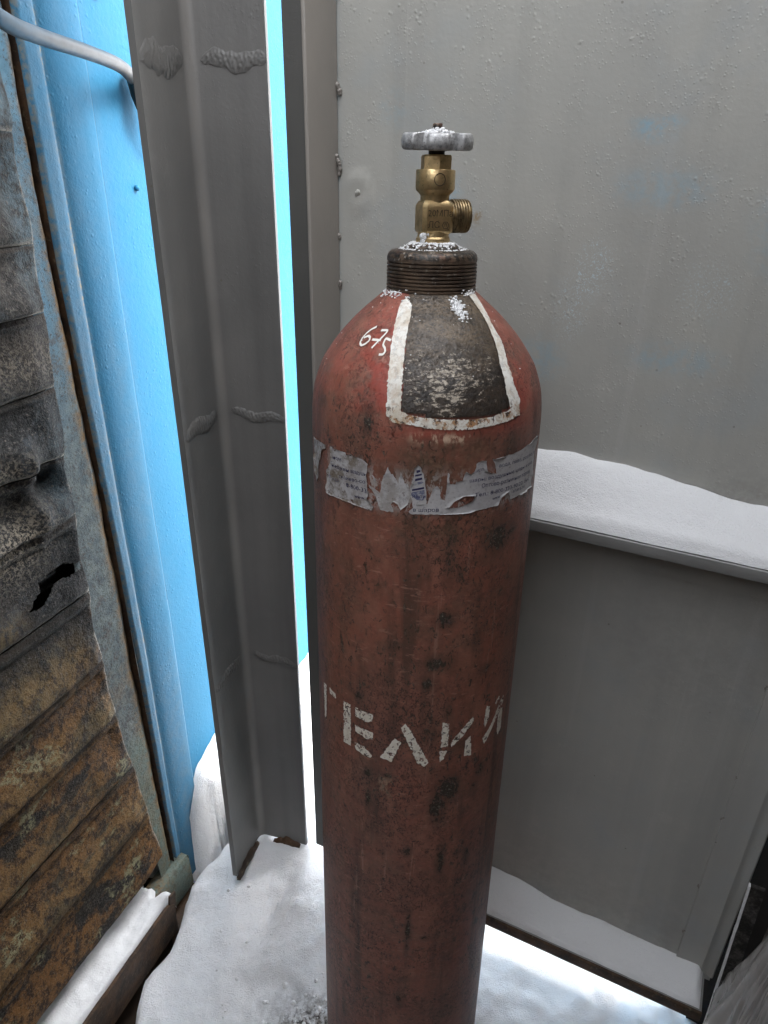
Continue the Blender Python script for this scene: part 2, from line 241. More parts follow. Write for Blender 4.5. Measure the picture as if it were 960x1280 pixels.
def make_materials():
    M = {}
    t = NT('cylinder_paint')
    col, gz = red_paint(t)
    br = t.m_('MULTIPLY', t.attr('bright'), t.thr(t.noise(45, 5, 0.65), 0.35, 0.6))
    col = t.mix(br, col, (0.33, 0.045, 0.028))
    n1 = t.noise(170, 6, 0.8, 0.6, t.sc((1, 1, 0.6)))
    st = t.attr('stain')
    sm = t.thr(t.m_('ADD', t.m_('MULTIPLY', st, 0.41), t.m_('SUBTRACT', n1, 0.5)), 0.27, 0.33)
    sf = t.thr(t.noise(380, 3, 0.6), 0.55, 0.66)
    col = t.mix(t.m_('MULTIPLY', t.thr(st, 0.05, 0.7), 0.5), col, (0.07, 0.045, 0.032))
    col = t.mix(t.m_('MULTIPLY', sm, 0.88), col, t.mix(sf, (0.03, 0.028, 0.022), (0.17, 0.165, 0.13)))
    ol = t.attr('olive'); om = t.m_('MULTIPLY', ol, t.thr(t.noise(40, 5, 0.7), 0.3, 0.6))
    col = t.mix(t.m_('MULTIPLY', om, 0.8), col, t.mix(t.thr(t.noise(250, 3), 0.45, 0.65), (0.075, 0.052, 0.032), (0.14, 0.095, 0.06)))
    sme = t.m_('MULTIPLY', t.attr('smear'), t.thr(t.noise(150, 4, 0.7, 0, t.sc((1, 1, 0.5))), 0.47, 0.58))
    col = t.mix(t.m_('MULTIPLY', sme, 0.8), col, (0.6, 0.45, 0.32))
    gl = t.m_('MULTIPLY', t.attr('glue'), t.thr(t.m_('ADD', t.noise(110, 6, 0.78, 0.2, t.sc((1, 1, 0.55))), t.m_('MULTIPLY', t.noise(30, 3), 0.3)), 0.64, 0.69))
    col = t.mix(t.m_('MULTIPLY', gl, 0.85), col, t.mix(t.noise(200), (0.26, 0.22, 0.18), (0.46, 0.44, 0.43)))
    bare = t.attr('bare')
    Vb = t.sc((1, 1, 2.2))
    zb = t.thr(t.m_('ADD', t.xyz()[2], t.m_('MULTIPLY', t.m_('SUBTRACT', t.noise(40, 4), 0.5), 0.03)), 1.285, 1.325)
    bc = t.mix(t.thr(t.noise(34, 4, 0.65, 0, Vb), 0.38, 0.62), t.mix(zb, (0.018, 0.0145, 0.012), (0.075, 0.055, 0.037)), t.mix(zb, (0.05, 0.036, 0.026), (0.125, 0.09, 0.056)))
    bc = t.mix(t.m_('MULTIPLY', t.thr(t.noise(230, 4, 0.7, 0.5, Vb), 0.5, 0.6), 0.75), bc, (0.022, 0.018, 0.015))
    fl = t.m_('MULTIPLY', t.thr(t.m_('ADD', t.noise(120, 6, 0.82, 0.15, Vb), t.m_('MULTIPLY', t.attr('worn'), 0.13)), 0.625, 0.68), t.thr(t.attr('worn'), 0.0, 0.5))
    bc = t.mix(t.m_('MULTIPLY', fl, 0.85), bc, (0.47, 0.41, 0.33))
    col = t.mix(bare, col, bc)
    h = t.m_('SUBTRACT', t.m_('MULTIPLY', t.noise(130, 4, 0.6), 0.5), t.m_('ADD', t.m_('MULTIPLY', gz, 0.35), t.m_('MULTIPLY', sm, 0.4)))
    h = t.m_('ADD', h, t.m_('MULTIPLY', bare, t.noise(240, 4, 0.7)))
    t.bump(h, 0.0013)
    M['cyl'] = t.done(col, t.fmix(sm, t.fmix(bare, 0.5, 0.34), 0.75))

    t = NT('stencil_white_paint')
    rc, gz = red_paint(t)
    ch = t.thr(t.m_('ADD', t.noise(230, 5, 0.72, 0.5), t.m_('MULTIPLY', t.noise(40, 2), 0.25)), 0.675, 0.70)
    wc = t.mix(t.thr(t.noise(140, 4), 0.4, 0.7), (0.80, 0.76, 0.67), (0.70, 0.64, 0.54))
    col = t.mix(ch, wc, t.mix(t.thr(t.noise(90), 0.45, 0.55), rc, (0.05, 0.03, 0.024)))
    t.bump(t.m_('SUBTRACT', t.noise(300, 3), ch), 0.0005)
    M['stencil'] = t.done(col, 0.6)
    t = NT('border_white_paint')
    ch = t.m_('MULTIPLY', t.thr(t.noise(150, 5, 0.75, 0.5), 0.50, 0.56), t.attr('wear'))
    wc = t.mix(t.thr(t.noise(60, 4, 0.6, 0, t.sc((1, 1, 0.3))), 0.4, 0.75), (0.75, 0.74, 0.69), (0.56, 0.50, 0.40))
    wc = t.mix(t.m_('MULTIPLY', t.thr(t.noise(95, 5, 0.75), 0.5, 0.62), t.m_('ADD', 0.2, t.m_('MULTIPLY', t.attr('wear'), 0.5))), wc, (0.42, 0.30, 0.19))
    col = t.mix(ch, wc, t.mix(t.thr(t.noise(230), 0.45, 0.55), (0.38, 0.21, 0.10), (0.06, 0.035, 0.025)))
    t.bump(t.noise(120, 3), 0.0006)
    M['border'] = t.done(col, 0.5)
    t = NT('marker_white_paint'); M['marker'] = t.done((0.78, 0.76, 0.7), 0.5)

    t = NT('label_paper')
    g = t.thr(t.noise(75, 5, 0.7), 0.4, 0.62)
    gr = t.m_('MULTIPLY', g, t.attr('grime'))
    col = t.mix(t.thr(t.noise(25, 3), 0.3, 0.7), (0.50, 0.49, 0.49), (0.42, 0.41, 0.42))
    col = t.mix(t.thr(t.noise(330, 3, 0.6), 0.5, 0.75), col, (0.33, 0.32, 0.33))
    col = t.mix(t.m_('MULTIPLY', gr, 0.9), col, (0.15, 0.115, 0.075))
    col = t.mix(t.m_('MULTIPLY', t.thr(t.noise(210, 4, 0.7), 0.6, 0.65), t.m_('ADD', t.m_('MULTIPLY', t.attr('grime'), 0.8), 0.25)), col, (0.10, 0.065, 0.05))
    t.bump(t.noise(200, 3), 0.0004)
    M['paper'] = t.done(col, 0.55)
    t = NT('label_print_ink'); M['ink'] = t.done(t.mix(t.thr(t.noise(380, 3), 0.60, 0.72), (0.018, 0.018, 0.075), (0.32, 0.31, 0.34)), 0.6)
    t = NT('label_print_pale_ink'); M['ink2'] = t.done(t.mix(t.thr(t.noise(260, 3), 0.5, 0.65), (0.13, 0.14, 0.22), (0.36, 0.36, 0.38)), 0.6)

    t = NT('neck_steel')
    col = t.mix(t.thr(t.noise(60, 4), 0.35, 0.65), (0.055, 0.04, 0.03), (0.13, 0.09, 0.062))
    tp = t.thr(t.xyz()[2], 1.374, 1.379)
    col = t.mix(t.m_('MULTIPLY', tp, t.thr(t.noise(300, 3), 0.42, 0.56)), col, (0.02, 0.017, 0.014))
    col = t.mix(t.m_('MULTIPLY', t.thr(t.noise(190, 4, 0.7), 0.60, 0.66), 0.6), col, (0.36, 0.33, 0.29))
    col = t.mix(t.m_('MULTIPLY', t.thr(t.noise(40, 3), 0.58, 0.7), 0.6), col, (0.14, 0.06, 0.04))
    t.bump(t.noise(350, 3), 0.0005); M['neck'] = t.done(col, 0.42, 0.35)
    t = NT('brass')
    d = t.thr(t.noise(90, 5, 0.65), 0.4, 0.7)
    col = t.mix(d, (0.74, 0.55, 0.29), (0.45, 0.33, 0.17))
    col = t.mix(t.m_('MULTIPLY', t.thr(t.noise(330, 4, 0.7), 0.6, 0.68), 0.7), col, (0.14, 0.10, 0.055))
    t.bump(t.noise(500, 3), 0.0002); M['brass'] = t.done(col, t.fmix(d, 0.30, 0.48), 0.9)
    t = NT('cast_mark_brass'); M['castmark'] = t.done((0.07, 0.048, 0.025), 0.6, 0.4)
    t = NT('brass_threads'); M['thread'] = t.done(t.mix(t.thr(t.noise(200, 4), 0.4, 0.65), (0.40, 0.31, 0.18), (0.16, 0.12, 0.07)), 0.42, 0.9)
    t = NT('cast_aluminium')
    col = t.mix(t.thr(t.noise(200, 5, 0.7), 0.4, 0.65), (0.46, 0.46, 0.46), (0.24, 0.24, 0.24))
    col = t.mix(t.m_('MULTIPLY', t.thr(t.noise(420, 3), 0.62, 0.68), 0.7), col, (0.12, 0.12, 0.12))
    t.bump(t.noise(420, 4, 0.6), 0.0004); M['alu'] = t.done(col, 0.42, 0.35)
    t = NT('black_steel'); M['black'] = t.done(t.mix(t.noise(150), (0.012, 0.011, 0.01), (0.05, 0.045, 0.04)), 0.5, 0.3)

    def grey(name, c0, c1, blue=False, streak=0.35, lumps=1.0, rough=0.5, spots=True):
        t = NT(name)
        col = t.mix(t.thr(t.noise(4, 4, 0.6), 0.3, 0.7), c0, c1)
        stv = t.noise(14, 4, 0.6, 0.2, t.sc((1, 1, 0.06)))
        col = t.mix(t.m_('MULTIPLY', t.thr(stv, 0.45, 0.75), streak), col, tuple(x * 0.72 for x in c1))
        col = t.mix(t.m_('MULTIPLY', t.thr(t.noise(22, 5, 0.7), 0.55, 0.8), 0.35), col, tuple(min(1, x * 1.22) for x in c0))
        if blue:
            b = t.m_('MULTIPLY', t.attr('blue'), t.thr(t.noise(70, 5, 0.75), 0.38, 0.62))
            col = t.mix(t.m_('MULTIPLY', b, 0.85), col, (0.22, 0.42, 0.54))
            b2 = t.m_('MULTIPLY', t.attr('chip'), t.thr(t.noise(420, 4, 0.7, 1.0), 0.565, 0.60))
            col = t.mix(b2, col, (0.52, 0.66, 0.72))
            oc = t.m_('MULTIPLY', t.attr('ochre'), t.thr(t.noise(260, 3), 0.35, 0.55))
            col = t.mix(oc, col, (0.28, 0.17, 0.05))
            dk = t.m_('MULTIPLY', t.attr('dirt'), t.thr(t.noise(55, 5, 0.7), 0.3, 0.7))
            col = t.mix(t.m_('MULTIPLY', dk, 0.45), col, (0.13, 0.115, 0.10))
            col = t.mix(t.m_('MULTIPLY', t.thr(t.noise(30, 5, 0.7, 0.1, t.sc((1, 1, 0.02))), 0.58, 0.68), 0.12), col, (0.55, 0.54, 0.52))
            col = t.mix(t.m_('MULTIPLY', t.thr(t.noise(7, 5, 0.65), 0.5, 0.7), 0.4), col, (0.34, 0.375, 0.39))
        h = t.m_('MULTIPLY', t.noise(180, 4, 0.55), 0.35)
        if lumps:
            lm = t.m_('SUBTRACT', 1.0, t.thr(t.vor(115), 0.02, 0.30))
            lm = t.m_('MULTIPLY', lm, t.thr(t.noise(11, 4, 0.65), 0.50, 0.60))
            l2 = t.m_('MULTIPLY', t.m_('SUBTRACT', 1.0, t.thr(t.vor(270), 0.02, 0.38)), t.thr(t.noise(17, 4, 0.65, v=t.sc((1.3, 1.3, 1.3))), 0.44, 0.56))
            h = t.m_('ADD', h, t.m_('MULTIPLY', t.m_('ADD', lm, t.m_('MULTIPLY', l2, 0.6)), lumps))
        h = t.m_('ADD', h, t.m_('MULTIPLY', t.noise(30, 3, 0.5, 0, t.sc((1, 1, 0.25))), 0.8))
        t.bump(h, 0.0008)
        if spots:
            sp = t.thr(t.vor(33), 0.035, 0.02 + 0.035); sp = t.m_('SUBTRACT', 1.0, sp)
            sp = t.m_('MULTIPLY', sp, t.thr(t.noise(9, 2), 0.5, 0.6))
            col = t.mix(t.m_('MULTIPLY', sp, 0.6), col, (0.10, 0.085, 0.06))
        return t.done(col, rough)
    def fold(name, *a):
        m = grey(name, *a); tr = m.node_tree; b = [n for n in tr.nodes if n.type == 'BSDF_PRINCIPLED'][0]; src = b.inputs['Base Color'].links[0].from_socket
        at = tr.nodes.new('ShaderNodeAttribute'); at.attribute_name = 'fillet_highlight'; mx = tr.nodes.new('ShaderNodeMix'); mx.data_type = 'RGBA'
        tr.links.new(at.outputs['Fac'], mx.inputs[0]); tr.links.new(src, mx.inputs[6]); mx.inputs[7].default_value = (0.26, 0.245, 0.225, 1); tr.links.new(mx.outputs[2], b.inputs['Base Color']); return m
    M['gate'] = grey('gate_grey_paint', (0.435, 0.428, 0.388), (0.375, 0.372, 0.345), True, 0.35, 0.5)
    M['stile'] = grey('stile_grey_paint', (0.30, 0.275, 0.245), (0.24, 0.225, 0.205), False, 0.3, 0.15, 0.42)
    M['stile_shaded'] = grey('stile_shaded_grey_paint', (0.10, 0.098, 0.092), (0.08, 0.08, 0.076), False, 0.3, 0.15, 0.45)
    M['rail'] = grey('rail_grey_paint', (0.31, 0.31, 0.30), (0.25, 0.25, 0.24), False, 0.2, 0.2, 0.5)
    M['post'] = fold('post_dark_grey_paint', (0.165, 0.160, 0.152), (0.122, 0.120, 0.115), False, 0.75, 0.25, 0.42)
    M['weld'] = grey('weld_grey_paint', (0.155, 0.150, 0.142), (0.12, 0.117, 0.112), False, 0.6, 0.3, 0.45)

    t = NT('blue_paint')
    col = t.mix(t.thr(t.noise(5, 4), 0.3, 0.7), (0.012, 0.118, 0.225), (0.016, 0.125, 0.23))
    pale = t.m_('MULTIPLY', t.attr('pale'), t.m_('ADD', 0.55, t.m_('MULTIPLY', t.thr(t.noise(50, 4), 0.35, 0.65), 0.45)))
    col = t.mix(pale, col, (0.065, 0.135, 0.20))
    ru = t.m_('MULTIPLY', t.attr('rust'), t.thr(t.noise(110, 5, 0.7), 0.4, 0.6))
    col = t.mix(ru, col, (0.20, 0.17, 0.10))
    col = t.mix(t.m_('MULTIPLY', t.thr(t.noise(240, 4, 0.7), 0.68, 0.72), 0.6), col, (0.10, 0.15, 0.17))
    lm = t.m_('MULTIPLY', t.m_('SUBTRACT', 1.0, t.thr(t.vor(110), 0.02, 0.33)), t.thr(t.noise(14, 3), 0.42, 0.6))
    t.bump(t.m_('ADD', t.noise(140, 5, 0.65), t.m_('MULTIPLY', lm, 0.6)), 0.0009)
    M['blue'] = t.done(col, 0.62, 0.0, 0.18)

    t = NT('rusted_container_paint')
    z = t.xyz()[2]
    V = t.sc((1.0, 1.0, 0.75))
    n = t.noise(13, 6, 0.7, 0.25, V); n2 = t.noise(62, 6, 0.76, 0.2, V); n3 = t.noise(210, 5, 0.75)
    nb = t.noise(7, 5, 0.7, 0.3, t.sc((1.0, 1.0, 1.6)))
    zz = t.m_('ADD', z, t.m_('MULTIPLY', t.m_('SUBTRACT', n, 0.5), 0.45))
    char = t.mix(t.thr(n3, 0.44, 0.60), (0.010, 0.0105, 0.011), t.mix(n2, (0.018, 0.018, 0.018), (0.044, 0.045, 0.046)))
    char = t.mix(t.m_('MULTIPLY', t.thr(t.noise(19, 5, 0.7), 0.54, 0.66), 0.5), char, (0.048, 0.060, 0.072))
    top = t.mix(t.thr(n2, 0.40, 0.60), (0.024, 0.022, 0.021), (0.066, 0.056, 0.047))
    top = t.mix(t.m_('MULTIPLY', t.thr(t.noise(40, 5, 0.7, 0.1, t.sc((1, 1, 0.2))), 0.55, 0.66), 0.7), top, (0.018, 0.016, 0.015))
    top = t.mix(t.m_('MULTIPLY', t.thr(n3, 0.55, 0.64), 0.6), top, (0.14, 0.12, 0.10))
    rust = t.mix(t.thr(n2, 0.42, 0.58), (0.040, 0.024, 0.015), (0.17, 0.085, 0.030))
    rust = t.mix(t.m_('MULTIPLY', t.thr(n3, 0.52, 0.60), 0.75), rust, (0.215, 0.125, 0.055))
    olive = t.mix(n3, (0.17, 0.165, 0.095), (0.29, 0.27, 0.165))
    soot_shade = t.mix(t.thr(n3, 0.5, 0.62), (0.016, 0.015, 0.014), (0.065, 0.058, 0.05))
    low = t.mix(t.thr(nb, 0.50, 0.58), rust, soot_shade)
    low = t.mix(t.m_('MULTIPLY', t.thr(t.noise(10, 5, 0.65, 0.2, t.sc((1.0, 1, 1.4))), 0.55, 0.62), t.thr(t.noise(120, 5, 0.75), 0.46, 0.55)), low, olive)
    col = t.mix(t.thr(zz, 0.68, 0.84), low, char)
    col = t.mix(t.thr(zz, 1.18, 1.34), col, top)
    och = t.m_('MULTIPLY', t.attr('ochre'), t.thr(n2, 0.36, 0.6))
    col = t.mix(t.m_('MULTIPLY', och, 0.6), col, t.mix(n3, (0.12, 0.07, 0.03), (0.27, 0.20, 0.085)))
    wn_ = t.m_('MULTIPLY', t.attr('worn'), t.thr(t.noise(230, 4, 0.75, 0.6), 0.47, 0.56))
    col = t.mix(wn_, col, (0.25, 0.22, 0.175))
    bl = t.m_('MULTIPLY', t.attr('blue'), t.thr(n2, 0.34, 0.6))
    col = t.mix(t.m_('MULTIPLY', bl, 0.8), col, (0.075, 0.125, 0.155))
    fk = t.m_('MULTIPLY', t.thr(t.noise(300, 4, 0.7), 0.585, 0.64), 0.6)
    col = t.mix(fk, col, (0.13, 0.115, 0.10))
    col = t.mix(t.m_('MULTIPLY', t.attr('edge'), t.thr(n3, 0.36, 0.52)), col, (0.44, 0.42, 0.37))  # highlight painted as a light line along the rib edges
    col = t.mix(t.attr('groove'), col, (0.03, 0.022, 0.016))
    oi = t.n.new('ShaderNodeObjectInfo'); col = t.mix(t.m_('MULTIPLY', oi.outputs['Random'], 0.45), col, t.mix(0.5, col, (0.02, 0.018, 0.017)))
    t.bump(t.m_('ADD', t.noise(150, 5, 0.7), t.m_('MULTIPLY', t.noise(420, 3), 0.4)), 0.0028)
    M['rust'] = t.done(col, 0.68, 0.0, 0.15)
    t = NT('frame_teal_paint')
    n2 = t.noise(55, 5, 0.7); z = t.xyz()[2]
    zz = t.m_('ADD', z, t.m_('MULTIPLY', t.m_('SUBTRACT', t.noise(8, 4), 0.5), 0.5))
    col = t.mix(t.thr(n2, 0.35, 0.65), (0.065, 0.088, 0.098), (0.125, 0.150, 0.150))
    col = t.mix(t.thr(zz, 1.0, 1.35), col, t.mix(n2, (0.06, 0.145, 0.215), (0.10, 0.195, 0.26)))
    col = t.mix(t.m_('SUBTRACT', 1.0, t.thr(zz, 0.42, 0.62)), col, t.mix(n2, (0.13, 0.13, 0.095), (0.105, 0.19, 0.19)))
    ru = t.m_('MULTIPLY', t.attr('rust'), t.thr(t.noise(70, 5, 0.7), 0.34, 0.58))
    col = t.mix(ru, col, t.mix(t.noise(200), (0.11, 0.065, 0.03), (0.26, 0.17, 0.08)))
    col = t.mix(t.m_('MULTIPLY', t.thr(t.noise(260, 4, 0.7), 0.56, 0.63), 0.75), col, (0.05, 0.042, 0.034))
    col = t.mix(t.m_('MULTIPLY', t.thr(t.noise(34, 5, 0.75), 0.56, 0.63), 0.55), col, t.mix(t.noise(150), (0.10, 0.065, 0.035), (0.045, 0.055, 0.06)))
    t.bump(t.noise(130, 6, 0.75), 0.0026); M['frame'] = t.done(col, 0.62, 0.0, 0.22)
    t = NT('dark_rusty_steel')
    col = t.mix(t.thr(t.noise(26, 5, 0.7), 0.35, 0.65), (0.022, 0.013, 0.008), (0.085, 0.045, 0.021))
    col = t.mix(t.m_('MULTIPLY', t.thr(t.noise(120, 4, 0.7), 0.58, 0.68), 0.6), col, (0.15, 0.12, 0.07))
    t.bump(t.noise(150, 4), 0.001); M['darkrust'] = t.done(col, 0.6, 0.1)
    t = NT('unlit_black'); M['soot_shade'] = t.done(t.mix(t.noise(40), (0.012, 0.011, 0.01), (0.03, 0.026, 0.022)), 0.8)  # near-black put where the gap and the cavity are only unlit
    t = NT('brown_ground'); M['dirt'] = t.done(t.mix(t.noise(30, 5), (0.035, 0.022, 0.014), (0.08, 0.052, 0.034)), 0.8)

    t = NT('snow')
    sp = t.m_('MULTIPLY', t.m_('SUBTRACT', 1.0, t.thr(t.vor(26), 0.018, 0.045)), t.thr(t.noise(5, 2), 0.52, 0.6))
    col = t.mix(t.m_('MULTIPLY', t.attr('dirt'), t.thr(t.noise(75, 5, 0.75), 0.40, 0.58)), (0.80, 0.81, 0.825), t.mix(t.thr(t.noise(160), 0.45, 0.55), (0.06, 0.05, 0.042), (0.35, 0.33, 0.31)))
    col = t.mix(t.m_('MULTIPLY', sp, 0.8), col, (0.10, 0.08, 0.06))
    t.bump(t.m_('ADD', t.m_('MULTIPLY', t.noise(45, 5, 0.6), 1.0), t.m_('MULTIPLY', t.noise(520, 3, 0.7), 0.5)), 0.0036)
    t.bs.inputs['Subsurface Weight'].default_value = 0.25; t.bs.inputs['Subsurface Radius'].default_value = (0.5, 0.6, 0.7); t.bs.inputs['Subsurface Scale'].default_value = 0.012
    M['snow'] = t.done(col, 0.62, 0, 0.3)
    t = NT('snow_crust')
    t.bump(t.m_('ADD', t.noise(60, 4), t.m_('MULTIPLY', t.noise(560, 3, 0.7), 0.6)), 0.0028)
    M['snow2'] = t.done((0.88, 0.885, 0.89), 0.65, 0, 0.3)
    t = NT('grey_cable_sheath')
    M['cable'] = t.done(t.mix(t.thr(t.noise(60, 4), 0.35, 0.7), (0.075, 0.073, 0.073), (0.05, 0.046, 0.044)), 0.4)
    t = NT('mottled_bar_steel')
    col = t.mix(t.thr(t.noise(55, 6, 0.75), 0.42, 0.68), (0.02, 0.018, 0.016), (0.13, 0.12, 0.11))
    t.bump(t.noise(300, 4), 0.0008); M['bar'] = t.done(col, 0.5, 0.2)
    t = NT('clear_plastic_film')
    tr = t.n.new('ShaderNodeBsdfTransparent'); tr.inputs[0].default_value = (0.86, 0.85, 0.84, 1)
    mx = t.n.new('ShaderNodeMixShader'); lw = t.n.new('ShaderNodeLayerWeight'); lw.inputs[0].default_value = 0.35
    t.put(mx.inputs[0], t.m_('ADD', t.m_('MULTIPLY', lw.outputs['Facing'], 0.55), 0.24, clamp=True))
    t.L(tr.outputs[0], mx.inputs[1]); t.L(t.bs.outputs[0], mx.inputs[2]); t.L(mx.outputs[0], t.out.inputs[0])
    t.bump(t.noise(26, 2, 0.5, 0.8), 0.0035)
    M['film'] = t.done((0.62, 0.60, 0.58), 0.12)
    return M
M = make_materials()

# ================================================================== SETTING: ground, snow
def ground():
    mb = MB(); mb.grid(np.array([[(x, y, 0.02) for x in (-60, 0, 60)] for y in (-60, 0, 60)], float))
    tag(mb.build('ground', M['dirt'], smooth=False), 'bare brown ground showing beside the rusty container', None, None, 'structure')
LDIR = np.array([0.3612, 0.9325]); LOUT = np.array([0.9325, -0.3612]); LC = np.array([-0.394, 0.957])
GN = np.array([0.4311, 0.9023]); GE = np.array([0.9023, -0.4311])
def snow_height(X, Y):
    u = (X - LC[0]) * LDIR[0] + (Y - LC[1]) * LDIR[1]; w = (X - LC[0]) * LOUT[0] + (Y - LC[1]) * LOUT[1]
    k = X * GN[0] + Y * GN[1]; s = X * GE[0] + Y * GE[1]
    h = 0.125 + 0.03 * (fbm(X * 3, Y * 3, 3, 1) - 0.5)
    # drift at the foot of the post, with a crest running towards the viewer
    px, py = -0.225, 0.965
    d = np.hypot((X - px) / 0.20, (Y - py) / 0.17)
    h = h + 0.088 * np.exp(-d * d * 1.1)
    cr = np.abs((X + 0.135) - 0.35 * (Y - 0.93) + 0.02 * (vn(Y * 9, X * 0, 3) - .5))
    h = h + 0.020 * np.exp(-(cr / 0.03) ** 2) * sstep(0.72, 0.85, Y) * (1 - sstep(0.98, 1.08, Y))
    h = h - 0.030 * np.exp(-((X + 0.205) / 0.05) ** 2) * sstep(0.75, 0.86, Y) * (1 - sstep(0.92, 0.97, Y))
    # heap against the blue wall
    hw = 0.27 + 0.10 * np.exp(-((u - 0.16) / 0.13) ** 2) + 0.02 * (fbm(u * 9, w * 9, 3, 5) - .5)
    hw = hw + 0.030 * (fbm(u * 24, w * 24, 4, 15) - .5)
    heap = hw - 1.15 * np.maximum(w - 0.015, 0) - 0.35 * np.maximum(0.075 - u, 0) / 0.075 * 0.3
    heap = np.where(u > 0.018 + 0.006 * np.sin(w * 90), heap, -0.2)
    heap = np.where(w < 0.050 - 0.65 * np.maximum(0.10 - u, 0), heap, np.where(u > 0.10, heap, -0.2))
    # trough of bare ground between the container and the drift
    edge = 0.030 + 0.012 * np.sin(u * 38) + 0.014 * (fbm(u * 14, u * 0, 3, 8) - .5) * 2 + 0.10 * np.maximum(-0.15 - u, 0)
    f = sstep(edge - 0.004, edge + 0.035, w)
    f = np.where(u > 0.115, 1.0, f + (1 - f) * sstep(0.085, 0.12, u))
    h = h * f - 0.06 * (1 - f)
    h = np.maximum(h, heap)
    # small trampled lumps near the viewer and under the gate
    l = fbm(X * 16, Y * 16, 4, 12)
    h = h + 0.022 * (l - .5) * sstep(0.05, 0.2, w) * (0.5 + 2.2 * sstep(0.0, 0.15, s + 0.05)) * (h > 0.03)
    r = fbm(X * 42, Y * 42, 3, 21); h = h + (0.010 + 0.012 * sstep(0.0, .12, s)) * (r - .5) * (h > 0.04) * sstep(0.5, 0.7, vn(X * 7, Y * 7, 2) + 0.35 * sstep(-0.05, 0.1, s))
    h = h + (0.0050 * (fbm(X * 70, Y * 70, 3, 31) - .5) + 0.007 * np.maximum(0, fbm(X * 28, Y * 28, 3, 17) - .56) * 4 * (fbm(X * 60, Y * 60, 2, 41))) * (h > 0.03)
    # the hole the cylinder stands in
    c = np.hypot(X - 0.038, Y - 0.592); h = h * sstep(0.105, 0.15, c) - 0.05 * (1 - sstep(0.105, 0.15, c))
    rr = np.hypot(X, Y); h = h + 0.12 * sstep(2.0, 6, rr)
    return h
def snow_ground():
    fx = np.concatenate([[-60, -25, -12, -6, -3.5, -2, -1.4], np.arange(-1.0, 1.3, 0.0085), [1.5, 2, 3, 5, 9, 20, 60]])
    fy = np.concatenate([[-60, -25, -12, -6, -3, -1.5, -0.6, 0.0, .25], np.arange(0.42, 1.75, 0.0085), [1.9, 2.2, 2.8, 3.6, 5, 8, 15, 30, 60]])
    X, Y = np.meshgrid(fx, fy); Z = snow_height(X, Y)
    o = MB().grid(np.stack([X, Y, Z], -1)).build('snow_ground', M['snow'])
    d = np.exp(-(((X + 0.095) / 0.075) ** 2 + ((Y - 0.665) / 0.045) ** 2)) * 1.3
    d += 0.8 * np.exp(-(((X + 0.16) / 0.07) ** 2 + ((Y - 0.62) / 0.03) ** 2))
    d += 1.2 * sstep(0.60, 0.46, Y + 0.08 * (fbm(X * 8, Y * 8, 3, 3) - .5)) * (Y > -1.5)  # unseen dark ground added near the viewer to cut bounce light
    attr(o, 'dirt', np.clip(d, 0, 1))
    tag(o, 'trampled white snow drifted round the grey post and the cylinder', None, None, 'structure')
ground(); snow_ground()

